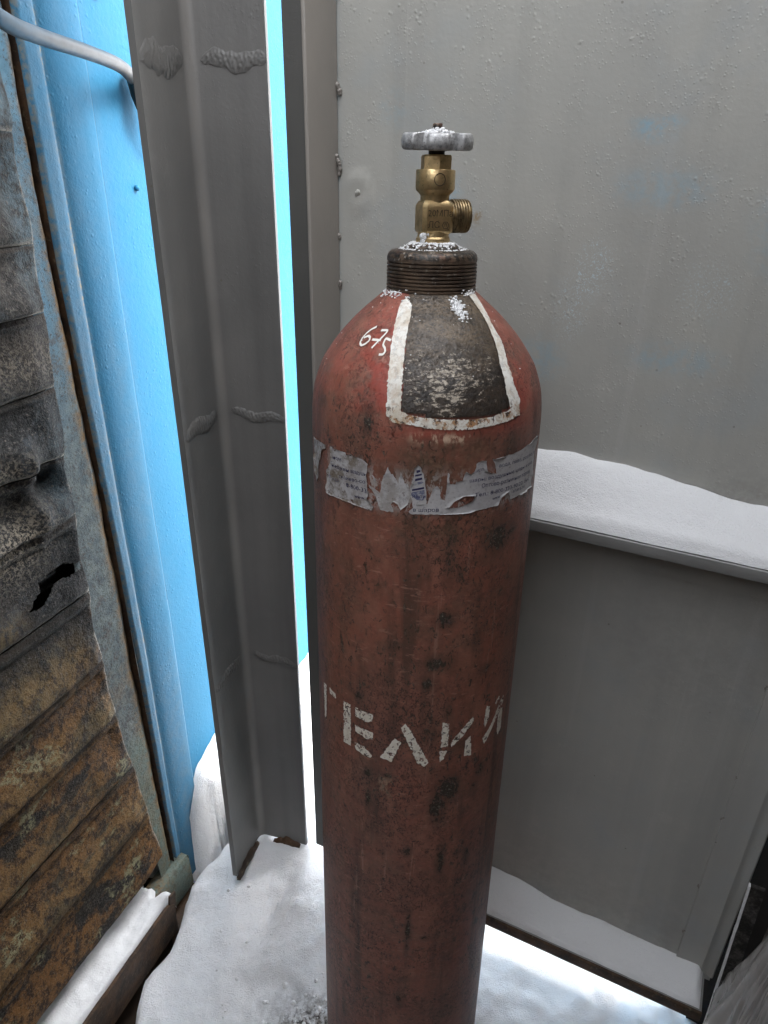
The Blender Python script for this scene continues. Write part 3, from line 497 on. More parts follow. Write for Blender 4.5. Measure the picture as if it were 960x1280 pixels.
# ================================================================== THE CONTAINER (rusted wall and blue wall)
# local frame: x along the wall (away from viewer), -y towards us, z up
def make_container():
    ang = math.atan2(LDIR[1], LDIR[0])
    root = empty('shipping_container', (LC[0], LC[1], 0.0), 'blue shipping container with a burnt and rusted ribbed side panel', 'container', Matrix.Rotation(ang, 3, 'Z'))
    R0 = root
    # ribbed rusty panels, one per rolled rib
    zs = [0.245, 0.385, 0.512, 0.640, 0.754, 0.878, 1.003, 1.090, 1.183, 1.275, 1.353, 1.47, 1.59, 1.71, 1.83, 1.95, 2.07, 2.2, 2.36]
    us = np.concatenate([[-2.4, -1.8, -1.2, -0.9, -0.7, -0.55], np.arange(-0.46, -0.22, 0.004), np.arange(-0.218, -0.0801, 0.0026)])
    HOLE = [onL for onL in [(-0.170, 0.937), (-0.150, 0.945), (-0.118, 0.943), (-0.099, 0.931), (-0.100, 0.921), (-0.112, 0.916), (-0.147, 0.924), (-0.160, 0.911), (-0.178, 0.902), (-0.200, 0.903), (-0.188, 0.917), (-0.172, 0.925)]]
    HOLE = [(a_ - 0.006, 0.922 + (b_ - 0.922) * 0.78) for a_, b_ in HOLE]
    SLOT = [(-0.1035, 0.832), (-0.0995, 0.833), (-0.0985, 0.803), (-0.0945, 0.795), (-0.1015, 0.795), (-0.1045, 0.81)]
    pedge = lambda z: np.interp(z, [.2, .25, .4, .62, .82, .95, 1.1, 1.234, 1.357, 1.6], [-.048, -.052, -.068, -.092, -.100, -.093, -.086, -.078, -.071, -.064])
    gapu = lambda z: np.interp(z, [.2, .35, .92, 1.33, 1.6], [-.0285, -.030, -.034, -.0445, -.042])
    for i in range(len(zs) - 1):
        z0, z1 = zs[i], zs[i + 1]; fine = z1 < 1.7
        nz = int((z1 - z0) / ((0.0028 if 0.75 < z0 < 1.2 else 0.004) if fine else 0.012)) + 2
        U, Z = np.meshgrid(us, np.linspace(z0, z1 - 0.0006, nz)); t = (Z - z0) / (z1 - z0)
        zw = Z + 0.010 * (fbm(U * 7, U * 0 + i, 3, 4) - .5) * np.minimum(1, np.minimum(t, 1 - t) * 8)
        # rib: leans out towards its bottom edge, then steps back
        A = 0.008 + 0.003 * math.sin(i * 2.3)
        w = A * (1 - t) ** 1.0 * sstep(0, 0.05, t) + 0.004 * np.sin(t * math.pi * 2 + 0.6) * sstep(0, .1, t)
        w = w + 0.006 * (fbm(U * 7, Z * 9, 3, 2) - .5) + 0.0028 * (fbm(U * 45, Z * 45, 3, 6) - .5)
        # deep dents high on the burnt part
        for (du, dz, ru, rz, am) in ((-0.125, 1.062, .018, .014, -.008), (-0.155, 1.05, .012, .05, .007), (-0.125, 1.035, .05, .008, .006), (-0.135, 1.075, .035, .030, -.011), (-0.108, 1.045, .022, .022, -.007), (-0.165, 1.10, .02, .035, .014), (-0.19, 1.04, .035, .03, -.012),
                                     (-0.21, 1.13, .05, .03, .010), (-0.115, 1.15, .03, .02, .010), (-0.12, 1.25, .04, .03, .010), (-0.13, 0.93, .05, .02, -.006)):
            w = w + am * np.exp(-(((U - du) / ru) ** 2 + ((Z - dz) / rz) ** 2))
        cre = 1 - np.abs(fbm(U * 13 + Z * 6, Z * 13, 3, 33) - .5) * 4; cre = np.clip(cre, 0, 1) ** 3
        w = w + 0.005 * cre * np.exp(-(((U + 0.15) / .09) ** 2 + ((Z - 1.08) / .07) ** 2))
        w = w + 0.003 * np.exp(-((t - 0.90) / 0.035) ** 2) - 0.0035 * np.exp(-((t - 0.80) / 0.04) ** 2) * (i < 6)
        seam = np.abs((Z - 1.003) - 0.25 * (U + 0.1))
        right = sstep(-0.115, -0.082, U)
        w = w * (1 - right * 0.75) + 0.001 * right - 0.004 * sstep(-0.083, -0.080, U)
        edgeu = pedge(Z) + 0.004 * (fbm(Z * 14, Z * 0, 3, 9) - .5) * 2 - 0.004 * np.abs(np.sin((Z - 0.245) * math.pi / 0.125))
        U2 = np.where(U > -0.13, -0.13 + (U + 0.13) * (edgeu + 0.13) / 0.05, U)
        mb = MB(); P = np.stack([U2, -w, zw], -1)
        n, m = U.shape; mb.v = [tuple(p) for p in P.reshape(-1, 3)]
        cu = U2[:-1, :-1] + 0.0013 + 0.003 * (fbm(Z[:-1, :-1] * 90, U[:-1, :-1] * 90, 2, 3) - .5); cz = Z[:-1, :-1] + 0.0014 + 0.004 * (fbm(U[:-1, :-1] * 90, Z[:-1, :-1] * 90, 2, 8) - .5)
        cut = inpoly(cu, cz, HOLE) | inpoly(cu, cz, SLOT)
        for a in range(n - 1):
            for b in range(m - 1):
                if not cut[a, b]: mb.f.append((a * m + b, a * m + b + 1, (a + 1) * m + b + 1, (a + 1) * m + b))
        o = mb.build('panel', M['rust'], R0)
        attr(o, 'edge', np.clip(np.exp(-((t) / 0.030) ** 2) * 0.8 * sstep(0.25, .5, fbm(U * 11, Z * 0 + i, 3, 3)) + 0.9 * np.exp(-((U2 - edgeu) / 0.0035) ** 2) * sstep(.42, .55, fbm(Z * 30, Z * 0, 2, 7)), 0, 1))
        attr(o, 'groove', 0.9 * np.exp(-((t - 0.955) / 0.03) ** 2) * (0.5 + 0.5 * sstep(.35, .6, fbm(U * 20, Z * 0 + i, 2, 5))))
        attr(o, 'ochre', np.clip(np.exp(-(((Z - 0.79) / .045) ** 2)) * sstep(-0.08, -0.17, U) + np.exp(-(((Z - 0.90) / .02) ** 2)) * sstep(-0.19, -0.25, U) + np.exp(-(((Z - 0.66) / .03) ** 2)) + 0.8 * np.exp(-(((Z - 0.41) / .05) ** 2)) + .8 * np.exp(-(((Z - 0.54) / .03) ** 2)) * sstep(-.1, -.2, U), 0, 1))
        attr(o, 'worn', np.clip(np.exp(-(((Z - 1.00) / .045) ** 2 + ((U + 0.20) / 0.06) ** 2)) + .45 * np.exp(-(((Z - 1.22) / .03) ** 2)) + .6 * np.exp(-(((Z - 1.10) / .02) ** 2 + ((U + 0.2) / .05) ** 2)), 0, 1))
        attr(o, 'blue', np.clip(sstep(1.24, 1.38, Z) * (0.15 + sstep(-0.125, -0.09, U)) * 0.9 + 0.45 * np.exp(-(((Z - 1.06) / .08) ** 2 + ((U + .10) / .03) ** 2)), 0, 1))
    # torn flap hanging inside the hole, and a near-black sheet standing for the unlit cavity behind the panels
    P = np.zeros((8, 8, 3))
    for a in range(8):
        for b in range(8):
            P[a, b] = (-0.185 + 0.05 * b / 7, 0.012 + 0.004 * math.sin(a) + 0.012 * (1 - a / 7), 0.905 + 0.034 * a / 7)
    MB().grid(P).build('torn_flap', M['rust'], R0)
    MB().box(-2.4, -0.05, 0.06, 0.064, 0.05, 2.36).build('cavity_dark', M['soot_shade'], R0, smooth=False)
    # corner frame strip beside the panels
    fu = np.linspace(0, 1, 18); fz = np.arange(0.188, 2.36, 0.008)
    U, Z = np.meshgrid(fu, fz)
    F_ = U; U = (pedge(Z) - 0.016) * (1 - F_) + (gapu(Z) - 0.0025) * F_
    w = -0.005 + 0.0025 * (fbm(U * 30, Z * 30, 3, 3) - .5) + 0.003 * (fbm(U * 3, Z * 5, 2, 14) - .5)
    e = sstep(0.80, 1.0, F_); Ur = U + e * 0.004 * (fbm(Z * 26, Z * 0, 4, 11) - .5) * 2
    o = MB().grid(np.stack([Ur, -w + 0.004 * e ** 3, Z], -1)).build('corner_strip', M['frame'], R0)
    attr(o, 'rust', np.clip(sstep(0.70, 0.96, F_) * (0.9) + 0.35 * sstep(0.75, 0.35, Z) + 0.3 * sstep(0.62, .72, fbm(U * 20, Z * 8, 3, 19)), 0, 1))
    MB().grid(np.stack([Ur[:, -1:].repeat(2, 1), np.stack([-w[:, -1] + .004, w[:, -1] * 0 + 0.055], 1), Z[:, -1:].repeat(2, 1)], -1)).build('gap_side', M['darkrust'], R0)
    zz_ = np.arange(0.188, 2.36, 0.008); gu = gapu(zz_) + 0.0036
    MB().grid(np.stack([np.stack([gu, gu], 1), np.stack([zz_ * 0 + 0.003, zz_ * 0 + 0.055], 1), np.stack([zz_, zz_], 1)], -1)).build('gap_side', M['darkrust'], R0)
    # sill box below the strip
    P = []; uu = np.linspace(-0.60, -0.002, 50)
    prof = [(0.02, 0.095), (-0.014, 0.10), (-0.017, 0.108), (-0.015, 0.178), (-0.010, 0.186), (0.02, 0.188)]
    P = np.array([[(u - (0.0), y + 0.003 * (fbm(u * 20, z * 20, 2, 5) - .5), z + 0.004 * (fbm(u * 12, 0, 2, 6) - .5)) for (y, z) in prof] for u in uu])
    o = MB().grid(P[::-1]).build('sill', M['frame'], R0, sharp=40); attr(o, 'rust', np.array([[0.5 + 0.4 * math.sin(u * 50) for _ in prof] for u in uu[::-1]]))
    MB().box(-0.0025, -0.0015, -0.014, 0.02, 0.10, 0.186).build('sill_end', M['frame'], R0, smooth=False)
    # blue corner post: narrow edge, groove, face
    def blue_strip(name, us_, wf, z0, z1, pale, rust=None, dz=0.012, warp=None):
        U, Z = np.meshgrid(us_, np.arange(z0, z1, dz)); U0 = U; U = warp(U, Z) if warp else U; w = wf(U0) + 0.0015 * (fbm(U * 14, Z * 14, 3, 8) - .5) + 0.004 * (fbm(U * 2, Z * 3, 2, 9) - .5)
        o = MB().grid(np.stack([U, -w, Z], -1)).build(name, M['blue'], R0)
        attr(o, 'pale', np.clip(pale(U, Z), 0, 1)); attr(o, 'rust', np.clip(rust(U0, Z), 0, 1) if rust else U * 0); return o
    blue_strip('edge_strip', np.array([-0.0292, -0.029, -0.0275, -0.024, -0.020, -0.016, -0.0125, -0.010, -0.0085]), lambda u: np.where(u < -0.0291, -0.004, 0.004 * sstep(-0.0292, -0.0275, u) - 0.001) - 0.003 * sstep(-0.013, -0.0088, u),
               0.20, 2.36, lambda U, Z: 0.9 * sstep(2.1, 0.9, Z) + 0.15, lambda U, Z: 0.7 * np.exp(-((U + 0.0285) / .0015) ** 2) + 0.95 * sstep(-0.0135, -0.0105, U) * (0.35 + sstep(.4, .6, fbm(U * 3, Z * 10, 3, 2))), warp=lambda U, Z: -0.0085 + (U + 0.0085) * (gapu(Z) + 0.0038 + 0.0015 * (fbm(Z * 40, Z * 0, 3, 5) - .5) + 0.0085) / -0.0207)
    blue_strip('corner_face', np.array([-0.0088, -0.006, -0.003, 0.0, 0.004, 0.015, 0.03, 0.045, 0.058, 0.0615, 0.0635, 0.066, 0.068]),
               lambda u: -0.0035 + 0.0045 * sstep(-0.008, 0.012, u) - 0.0085 * sstep(0.0605, 0.067, u), 0.10, 2.36,
               lambda U, Z: 0.25 + 0.5 * sstep(0.75, 0.3, Z) + 0.25 * sstep(.5, .7, fbm(U * 20, Z * 7, 3, 4)), lambda U, Z: 0.25 * sstep(.0, -.004, U))
    blue_strip('blue_wall', np.concatenate([np.linspace(0.0675, 0.40, 24), np.linspace(0.45, 3.2, 12)]), lambda u: -0.0045 - 0.0 * u, 0.05, 2.36,
               lambda U, Z: 0.12 + 0.2 * sstep(0.07, 0.0675, U), None, 0.02)
    for (u, z) in ((0.128, 1.405), (0.100, 1.62), (0.20, 1.21)):
        MB().lathe([(0.0005, 0), (0.004, 0), (0.0035, 0.003), (0.0015, 0.005)], 10).build('rivet', M['blue'], R0).matrix_local = Matrix.Translation((u, 0.004, z)) @ Matrix.Rotation(math.pi / 2, 4, 'X')
    MB().box(-2.4, 3.2, 0.5, 0.52, 0.05, 2.36).build('far_side', M['darkrust'], R0, smooth=False)
    MB().box(-2.4, 3.2, -0.02, 0.52, 2.361, 2.40).build('roof_rail', M['blue'], R0, smooth=False)
    return root
container = make_container()
def in_L(u, w, z): return (LC[0] + LDIR[0] * u + LOUT[0] * w, LC[1] + LDIR[1] * u + LOUT[1] * w, z)
LROT = Matrix.Rotation(math.atan2(LDIR[1], LDIR[0]), 3, 'Z')

# rusty channel at the foot of the container, full of snow
def channel():
    r = empty('steel_channel', in_L(-0.6, 0.0, 0.02), 'rusty steel channel full of snow at the foot of the burnt container', 'channel', LROT)
    uu = np.concatenate([np.linspace(-1.4, -0.6, 10), np.linspace(-0.56, -0.098, 48)]) + 0.6
    def flange(y0, y1, zt, zb, seed, name):
        P = []
        for u in uu:
            jag = 0.010 * (fbm(u * 30, 0, 3, seed) - .5); e = max(0, u - 0.487) * (0.9 if name == 'flange' else 0.3)
            P.append([(u, y0, zb + 0.3 * jag), (u, y0 - 0.001, zt + jag * 0.4 - e), (u, y1, zt + jag * 0.4 - e), (u, y1, zb + .3 * jag)])
        return MB().grid(np.array(P, float)).build(name, M['darkrust'], r, sharp=40)
    flange(-0.049, -0.044, 0.178, 0.09, 3, 'flange')
    flange(0.024, 0.028, 0.175, 0.09, 5, 'back_flange')
    P = np.array([[(u, -0.046, 0.100), (u, 0.026, 0.100)] for u in uu], float); MB().grid(P).build('web', M['darkrust'], r)
    MB().prism([(0.470, 0.178), (0.492, 0.170), (0.497, 0.192), (0.512, 0.188), (0.506, 0.150), (0.500, 0.11), (0.47, 0.11)], -0.0485, -0.0445, 'y').build('torn_corner', M['darkrust'], r, smooth=False)
    # snow
    us = np.linspace(-0.8, 0.512, 260); ws = np.linspace(-0.032, 0.0440, 30)
    W_, U_ = np.meshgrid(ws, us); t = (W_ + 0.032) / 0.0775
    Z = 0.180 + 0.006 * (fbm(U_ * 9, W_ * 20, 3, 4) - .5) * 2 + 0.008 * (fbm(U_ * 45, W_ * 45, 4, 14) - .5) - 0.022 * sstep(0.86, 1.0, t) ** 2 + 0.012 * (1 - t)
    end = 0.498 + 0.026 * (fbm(W_ * 60, W_ * 0, 3, 3) - .5) * 2 + 0.02 * np.exp(-((W_ - 0.036) / .01) ** 2)
    Z = Z + 0.010 * np.exp(-((U_ - 0.495) / .012) ** 2) * np.exp(-((W_ - 0.036) / .012) ** 2) - 0.05 * sstep(-0.010, 0.012, U_ - end)
    o = MB().grid(np.stack([U_, -W_, Z], -1)).build('snow_in_channel', M['snow2'])
    o.matrix_world = Matrix.Translation(in_L(-0.6, 0, 0.02)) @ LROT.to_4x4()
    tag(o, 'strip of white snow lying in the rusty channel', 'snow', None, 'stuff')
    # dark plank end sticking out from under the container
    o = MB().box(-0.105, 0.012, -0.034, 0.03, 0.0, 0.062).build('dark_beam', M['darkrust']); bevel(o, 0.005)
    o.matrix_world = Matrix.Translation(in_L(0, 0, 0.018)) @ LROT.to_4x4()
    tag(o, 'dark rusty beam end lying in the bare gap under the container corner', 'beam')
channel()

# cable from the left edge to a lug on the blue wall
def cable():
    r = empty('power_cable', in_L(0.113, 0.0, 1.5), 'grey cable sagging from the top left to a lug behind the post', 'cable', LROT)
    ctrl = [(-0.52, 0.26, 1.62), (-0.30, 0.185, 1.575), (-0.174, 0.12, 1.5565), (-0.089, 0.08, 1.554), (0.01, 0.05, 1.551), (0.085, 0.028, 1.546), (0.122, 0.016, 1.537), (0.140, 0.008, 1.528)]
    pts = []
    for i in range(len(ctrl) - 1):
        p = [Vector(ctrl[max(0, min(len(ctrl) - 1, i + q))]) for q in (-1, 0, 1, 2)]
        for k in range(6):
            t = k / 6; a = p[1] * 2 + (p[2] - p[0]) * t + (p[0] * 2 - p[1] * 5 + p[2] * 4 - p[3]) * t * t + (p[1] * 3 - p[0] - p[2] * 3 + p[3]) * t ** 3
            pts.append(a * 0.5)
    pts = [(q.x - 0.113, -q.y, q.z - 1.5) for q in pts]
    MB().tube(pts, 0.0078, 16).build('sheath', M['cable'], r)
    # dark sleeve and shackle it passes into
    mb = MB(); mb.tube([(0.020, -0.012, 0.045), (0.028, -0.016, 0.020), (0.032, -0.018, 0.004)], [0.012, 0.016, 0.015], 14); mb.build('sleeve', M['black'], r)
    ring = [(0.030 + 0.022 * math.sin(a), -0.020 - 0.01 * math.sin(a), 0.002 + 0.034 * math.cos(a) - 0.03) for a in np.linspace(0, 2 * math.pi, 28)]
    ring = [(0.040 + (a - 0.030) * 0.6, b, -0.004 + (c + 0.028) * 0.6) for a, b, c in ring]
    MB().tube(ring, 0.0036, 8).build('shackle', M['bar'], r)
cable()

# ================================================================== GATE (grey steel sheet in an angle-iron frame)
# local frame: x = s along the leaf (to the right, nearer), y = away from us (0 at the sheet), z up
GROT = Matrix.Rotation(math.atan2(GE[1], GE[0]), 3, 'Z'); KS = 0.847
def in_G(s, y, z): return (GE[0] * s + GN[0] * (KS + y), GE[1] * s + GN[1] * (KS + y), z)
def make_gate():
    g = empty('steel_gate', in_G(0, 0, 0), 'tall grey painted sheet steel gate with snow lying on its rails', 'gate', GROT)
    s_ = np.concatenate([np.arange(-0.4795, 0.197, 0.0075)]); z_ = np.concatenate([np.arange(0.266, 1.68, 0.0075), np.arange(1.70, 2.50, 0.05)])
    Sg, Z = np.meshgrid(s_, z_)
    y = 0.004 * (fbm(Sg * 3.5, Z * 3.0, 3, 2) - .5) + 0.0016 * (fbm(Sg * 14, Z * 9, 3, 7) - .5)
    rp = np.hypot(Sg + 0.448, (Z - 1.411) * 0.8); y -= 0.0030 * np.exp(-((rp - 0.013) / .004) ** 2) * (0.5 + vn(Sg * 90, Z * 90)) + 0.0018 * np.exp(-(rp / .005) ** 2)
    y += 0.0016 * np.exp(-((Sg + 0.385) / 0.003) ** 2) * sstep(1.43, 1.46, Z) * -0.6
    o = MB().grid(np.stack([Sg, y, Z], -1)).build('sheet', M['gate'], g)
    G = lambda s0, z0, rs, rz: np.exp(-(((Sg - s0) / rs) ** 2 + ((Z - z0) / rz) ** 2) ** 2)
    attr(o, 'blue', np.clip(0.85 * G(-0.107, 1.486, .026, .006) + 0.5 * G(-0.11, 1.478, .02, .008) + .4 * G(-0.092, 1.428, .05, .02) + .55 * G(-.322, 1.405, .012, .028) + .4 * G(-.05, 1.255, .05, .018) + .4 * G(-.2, 1.235, .03, .03) + .35 * G(0.03, 1.40, .03, .05) + 0.25 * G(-0.40, 1.5, .02, .02), 0, 1))
    attr(o, 'chip', np.clip(G(-0.150, 1.345, .018, .03) + .9 * G(-0.17, 1.30, .02, .04) * .7 + .5 * G(-0.03, 1.33, .03, .03) + .8 * G(-.295, 1.295, .02, .012), 0, 1))
    attr(o, 'ochre', np.clip(G(-0.293, 1.390, .0032, .0065) * 1.2 + .7 * G(0.02, 0.985, .004, .006), 0, 1))
    attr(o, 'dirt', np.clip(0.35 * G(0.06, 0.88, .14, .12) + .8 * sstep(1.17, 1.10, Z) * (Z > 1.05) * sstep(-0.02, 0.06, Sg) + 0.45 * sstep(0.5, 0.3, Z) * (Z < 1) + .4 * G(-.43, 1.37, .03, .06), 0, 1))  # darker low on the sheet, right above the mid rail, and in blotches
    # hand-side stile: angle iron, shade painted into the front flange, pale flange back to the sheet
    MB().box(-0.505, -0.4805, -0.0670, -0.0612, 0.266, 2.50).build('stile', M['stile_shaded'], g, smooth=False)
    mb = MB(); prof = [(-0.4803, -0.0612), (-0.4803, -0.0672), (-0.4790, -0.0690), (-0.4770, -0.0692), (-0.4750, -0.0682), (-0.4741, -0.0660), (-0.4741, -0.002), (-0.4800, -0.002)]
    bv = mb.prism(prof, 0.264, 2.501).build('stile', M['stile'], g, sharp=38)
    # mid rail
    mb = MB().box(-0.4738, 0.1395, -0.0665, -0.0025, 1.0475, 1.0535)
    bevel(mb.build('mid_rail', M['rail'], g), 0.0015)
    mb = MB().prism([(-0.0682, 1.0415), (-0.0672, 1.0400), (-0.0625, 1.0400), (-0.0618, 1.0415), (-0.0618, 1.0470), (-0.0663, 1.0470), (-0.0663, 1.0550), (-0.0675, 1.0555), (-0.0685, 1.0545)], -0.4736, 0.150, 'x')
    mb.build('rail_lip', M['rail'], g, sharp=38)
    MB().box(-0.473, 0.139, -0.0060, -0.0025, 0.985, 1.0470).build('backing_strip', M['gate'], g, smooth=False)
    # bottom rail
    bevel(MB().box(-0.4738, 0.186, -0.0665, -0.0025, 0.2740, 0.2800).build('bottom_rail', M['rail'], g), 0.0015)
    bevel(MB().box(-0.4736, 0.1862, -0.0720, -0.0668, 0.2625, 0.2830).build('bottom_lip', M['darkrust'], g), 0.0015)
    # right stile: plate welded on, with a rolled edge
    P = []
    for z in np.concatenate([np.arange(0.283, 1.7, 0.02), [2.50]]):
        j = 0.0012 * (fbm(z * 30, 0, 2, 4) - .5)
        P.append([(0.139 + j, 0.0, z), (0.1393 + j, -0.0035, z), (0.140 + j, -0.0042, z), (0.174, -0.0045, z), (0.1765, -0.0065, z), (0.1785, -0.0066, z), (0.181, -0.0050, z), (0.189, -0.0045, z), (0.1935, -0.0070, z), (0.1960, -0.0072, z), (0.1975, -0.0055, z), (0.1975, 0.004, z)])
    MB().grid(np.array(P)).build('stile', M['gate'], g, sharp=40)
    # weld beads
    def bead(s0, z0, r, n, dz, seed):
        mb = MB(); r *= 0.62; dz *= 0.55; n *= 2
        for q in range(n): mb.blob((s0 + 0.0015 * math.sin(q * 7 + seed), -0.002 - 0.0006 * q % 2, z0 + dz * (q - n / 2)), r * (0.8 + 0.4 * ((q * 7 + seed) % 5) / 5), seed + q, 1.0, 7)
        mb.build('weld_bead', M['stile'], g)
    for z0, n in ((1.522, 2), (1.442, 4), (1.30, 2), (1.21, 2), (1.62, 3), (1.36, 1)): bead(-0.4725, z0, 0.0046, n, 0.005, int(z0 * 100))
    for z0 in (0.86, 0.70, 0.62, 0.47, 0.36): bead(0.1385, z0, 0.0022, 2, 0.004, int(z0 * 100))
    MB().blob((-0.448, 0.0008, 1.411), 0.0042, 5, 1.0, 8).build('weld_bead', M['gate'], g)
    # bolt through the stile
    ch = MB().lathe([(0.0082, 0.0), (0.0082, 0.004), (0.0062, 0.006), (0.0005, 0.0062)], 16).build('bolt', M['alu'], g)
    ch.matrix_local = Matrix.Translation((-0.4735, -0.050, 1.073)) @ Matrix.Rotation(math.pi / 2, 4, 'Y')
    return g
gate = make_gate()
def rail_snow(name, s0, s1, zr, hb, hf, label, yb=-0.0005, yf=-0.064, over=None, seed=1, bot=0.001):
    ss = np.arange(s0, s1, 0.004); tt = np.linspace(0, 1, 20)
    T_, S_ = np.meshgrid(tt, ss)
    hbk = hb(S_) + 0.016 * (fbm(S_ * 13, S_ * 0, 3, seed) - .5); hfr = hf(S_)
    Y = yf + (yb - yf) * T_ + 0.003 * (fbm(S_ * 22, S_ * 0, 3, seed + 2) - .5) * (1 - T_)
    Hh = hfr * np.sqrt(np.clip(T_ * 9, 0, 1)) * (1 - sstep(0, 1, T_)) + hbk * sstep(0.0, 1.0, T_) ** 0.9
    Hh = Hh + 0.003 * (fbm(S_ * 40, T_ * 3, 3, seed + 5) - .5) * sstep(0, .15, T_)
    Z = zr + bot + np.maximum(Hh, 0.0008)
    ends = sstep(s0, s0 + 0.012, S_) * (1 - sstep(s1 - 0.012, s1, S_)); Z = zr + bot + (Z - zr - bot) * np.sqrt(np.clip(ends, 0.001, 1))
    o = MB().grid(np.stack([S_, Y, Z], -1)).build(name, M['snow2'])
    o.matrix_world = Matrix.Translation(in_G(0, 0, 0)) @ GROT.to_4x4()
    tag(o, label, 'snow', None, 'stuff'); return o
rail_snow('snow_on_mid_rail', -0.472, 0.30, 1.0535, lambda s: 0.014 + 0.052 * sstep(-0.44, -0.24, s) - 0.018 * sstep(-0.10, 0.05, s), lambda s: 0.010 + 0.004 * sstep(-.3, 0, s), 'thick ledge of snow on the middle rail of the grey gate', seed=3)
rail_snow('snow_on_bottom_rail', -0.47, 0.184, 0.2800, lambda s: 0.018 + 0.020 * sstep(0.02, -0.2, s), lambda s: 0.007, 'thin snow in shade on the bottom rail of the grey gate', seed=9)

# dark steel jamb and side wall at the right of the gate
def side_wall():
    r = empty('jamb_wall', in_G(0.21, 0, 0), 'dark rusty steel jamb and side wall right of the gate', 'wall', GROT)
    MB().box(-0.024, 0.06, 0.012, 0.02, 0.0, 2.50).build('jamb', M['soot_shade'], r, smooth=False)  # near-black plate standing for the unlit gap beside the gate
    MB().box(0.034, 0.046, -1.9, 0.0115, 0.0, 2.50).build('side_plate', M['darkrust'], r, smooth=False)
side_wall()
def unseen_wall():  # added out of view behind the camera to darken the lower gate
    r = empty('unseen_wall', (0.2, -0.5, 0), 'dark board wall added unseen behind the viewer to block low sky light', 'wall')
    for i in range(16): MB().box(-1.9 + i * 0.24, -1.662 + i * 0.24, -0.012, 0.012, 0.0, 1.85).build('board', M['darkrust'], r, smooth=False)
unseen_wall()
def unseen_fence():  # added out of view to keep sun and sky off snow under the gate
    r = empty('unseen_fence', in_G(0.0, 0.55, 0), 'tall grey board fence added unseen beyond the gate to block sun and sky', 'fence', GROT)
    for i in range(14): MB().box(-0.05 + i * 0.17, 0.115 + i * 0.17, -0.012, 0.012, 0.0, 2.2 + 0.03 * (i % 3)).build('board', M['rail'], r, smooth=False)
    for z in (0.6, 1.7): MB().box(-0.05, 2.33, 0.013, 0.05, z, z + 0.08).build('fence_rail', M['rail'], r, smooth=False)
unseen_fence()
# leaning bar with a white strip standing for light along its edge
def lean_bar():
    a = Vector(in_G(0.1795, -0.092, 0.612)); b = Vector(in_G(0.1935, -0.105, 0.10))
    d = (b - a).normalized()
    r = empty('metal_bar', b, 'worn flat steel bar leaning in the dark corner by the gate edge', 'bar')
    xs = Vector((GE[0], GE[1], 0)); xs = (xs - d * xs.dot(d)).normalized(); ys = d.cross(xs)
    L_ = (a - b).length
    def bar(u0, u1, v0, v1, name, mat, top=0.0):
        P = []
        for i in range(40):
            t = i / 39; c = -d * (L_ * t - top)
            j = 0.0012 * (fbm(t * 25, 0, 3, 2) - .5)
            P.append([tuple(c + xs * (uu + j) + ys * vv) for uu, vv in ((u0, v0), (u1, v0), (u1, v1), (u0, v1))])
        mb = MB().grid(np.array(P), wrap=True); n = len(mb.v); mb.f += [(0, 1, 2, 3), (n - 1, n - 2, n - 3, n - 4)]
        return mb.build(name, mat, r, sharp=40)
    bar(0.0, 0.017, -0.003, 0.003, 'strip', M['bar'])
    bar(-0.0024, -0.0001, -0.0035, 0.0035, 'edge_glint', M['snow2'])
lean_bar()
def plastic_bag():
    r = empty('plastic_bag', in_G(0.19, -0.20, 0.1), 'crumpled clear plastic bag in the bottom right corner', 'bag', GROT)
    n, m = 80, 110; P = np.zeros((n, m, 3))
    for i in range(n):
        t = i / (n - 1)
        for j in range(m):
            a = 2 * math.pi * j / m
            pr = 0.25 + 0.75 * min(1, t * 2.2) ** 0.8
            f = 0.25 * mnoise.noise(Vector((math.cos(a) * 2.2, math.sin(a) * 2.2, t * 3.0))) + 1.1 * (0.22 - abs(mnoise.noise(Vector((math.cos(a) * 4.2 + t, math.sin(a) * 4.2, t * 2.2 + 4)))))
            q_ = pr * (1 + 0.8 * f)
            P[i, j] = (0.022 - 0.016 * t + 0.032 * q_ * math.cos(a), 0.075 * q_ * math.sin(a), 0.60 - 0.58 * t + 0.02 * f)
    MB().grid(P, wrap=True).build('film', M['film'], r)
    MB().blob((0.012, 0.0, 0.10), 0.026, 4, 3.2, 12, 0.5).build('contents', M['darkrust'], r)
plastic_bag()

# loose crumbs and clods of snow
def snow_crumbs():
    rnd = random.Random(12); mb = MB(); n = 0
    spots = [(-0.11, 0.68, .06, .03, 110, .0050), (-0.27, 0.80, .03, .08, 40, .003)]
    for (cx, cy, sx, sy, k, r) in spots:
        xs = np.array([rnd.gauss(cx, sx) for _ in range(k)]); ys = np.array([rnd.gauss(cy, sy) for _ in range(k)]); zs = snow_height(xs, ys)
        for x, y, z in zip(xs, ys, zs):
            if z < 0.06 or math.hypot(x - 0.038, y - 0.592) < 0.14: continue
            q = r * (0.25 + rnd.random() ** 3); n += 1
            mb.blob((x, y, z + q * 0.15), q, n, 0.75, 5, 0.7)
    tag(mb.build('snow_crumbs', M['snow2']), 'loose crumbs of snow scattered on the trampled ground', None, None, 'stuff')
snow_crumbs()
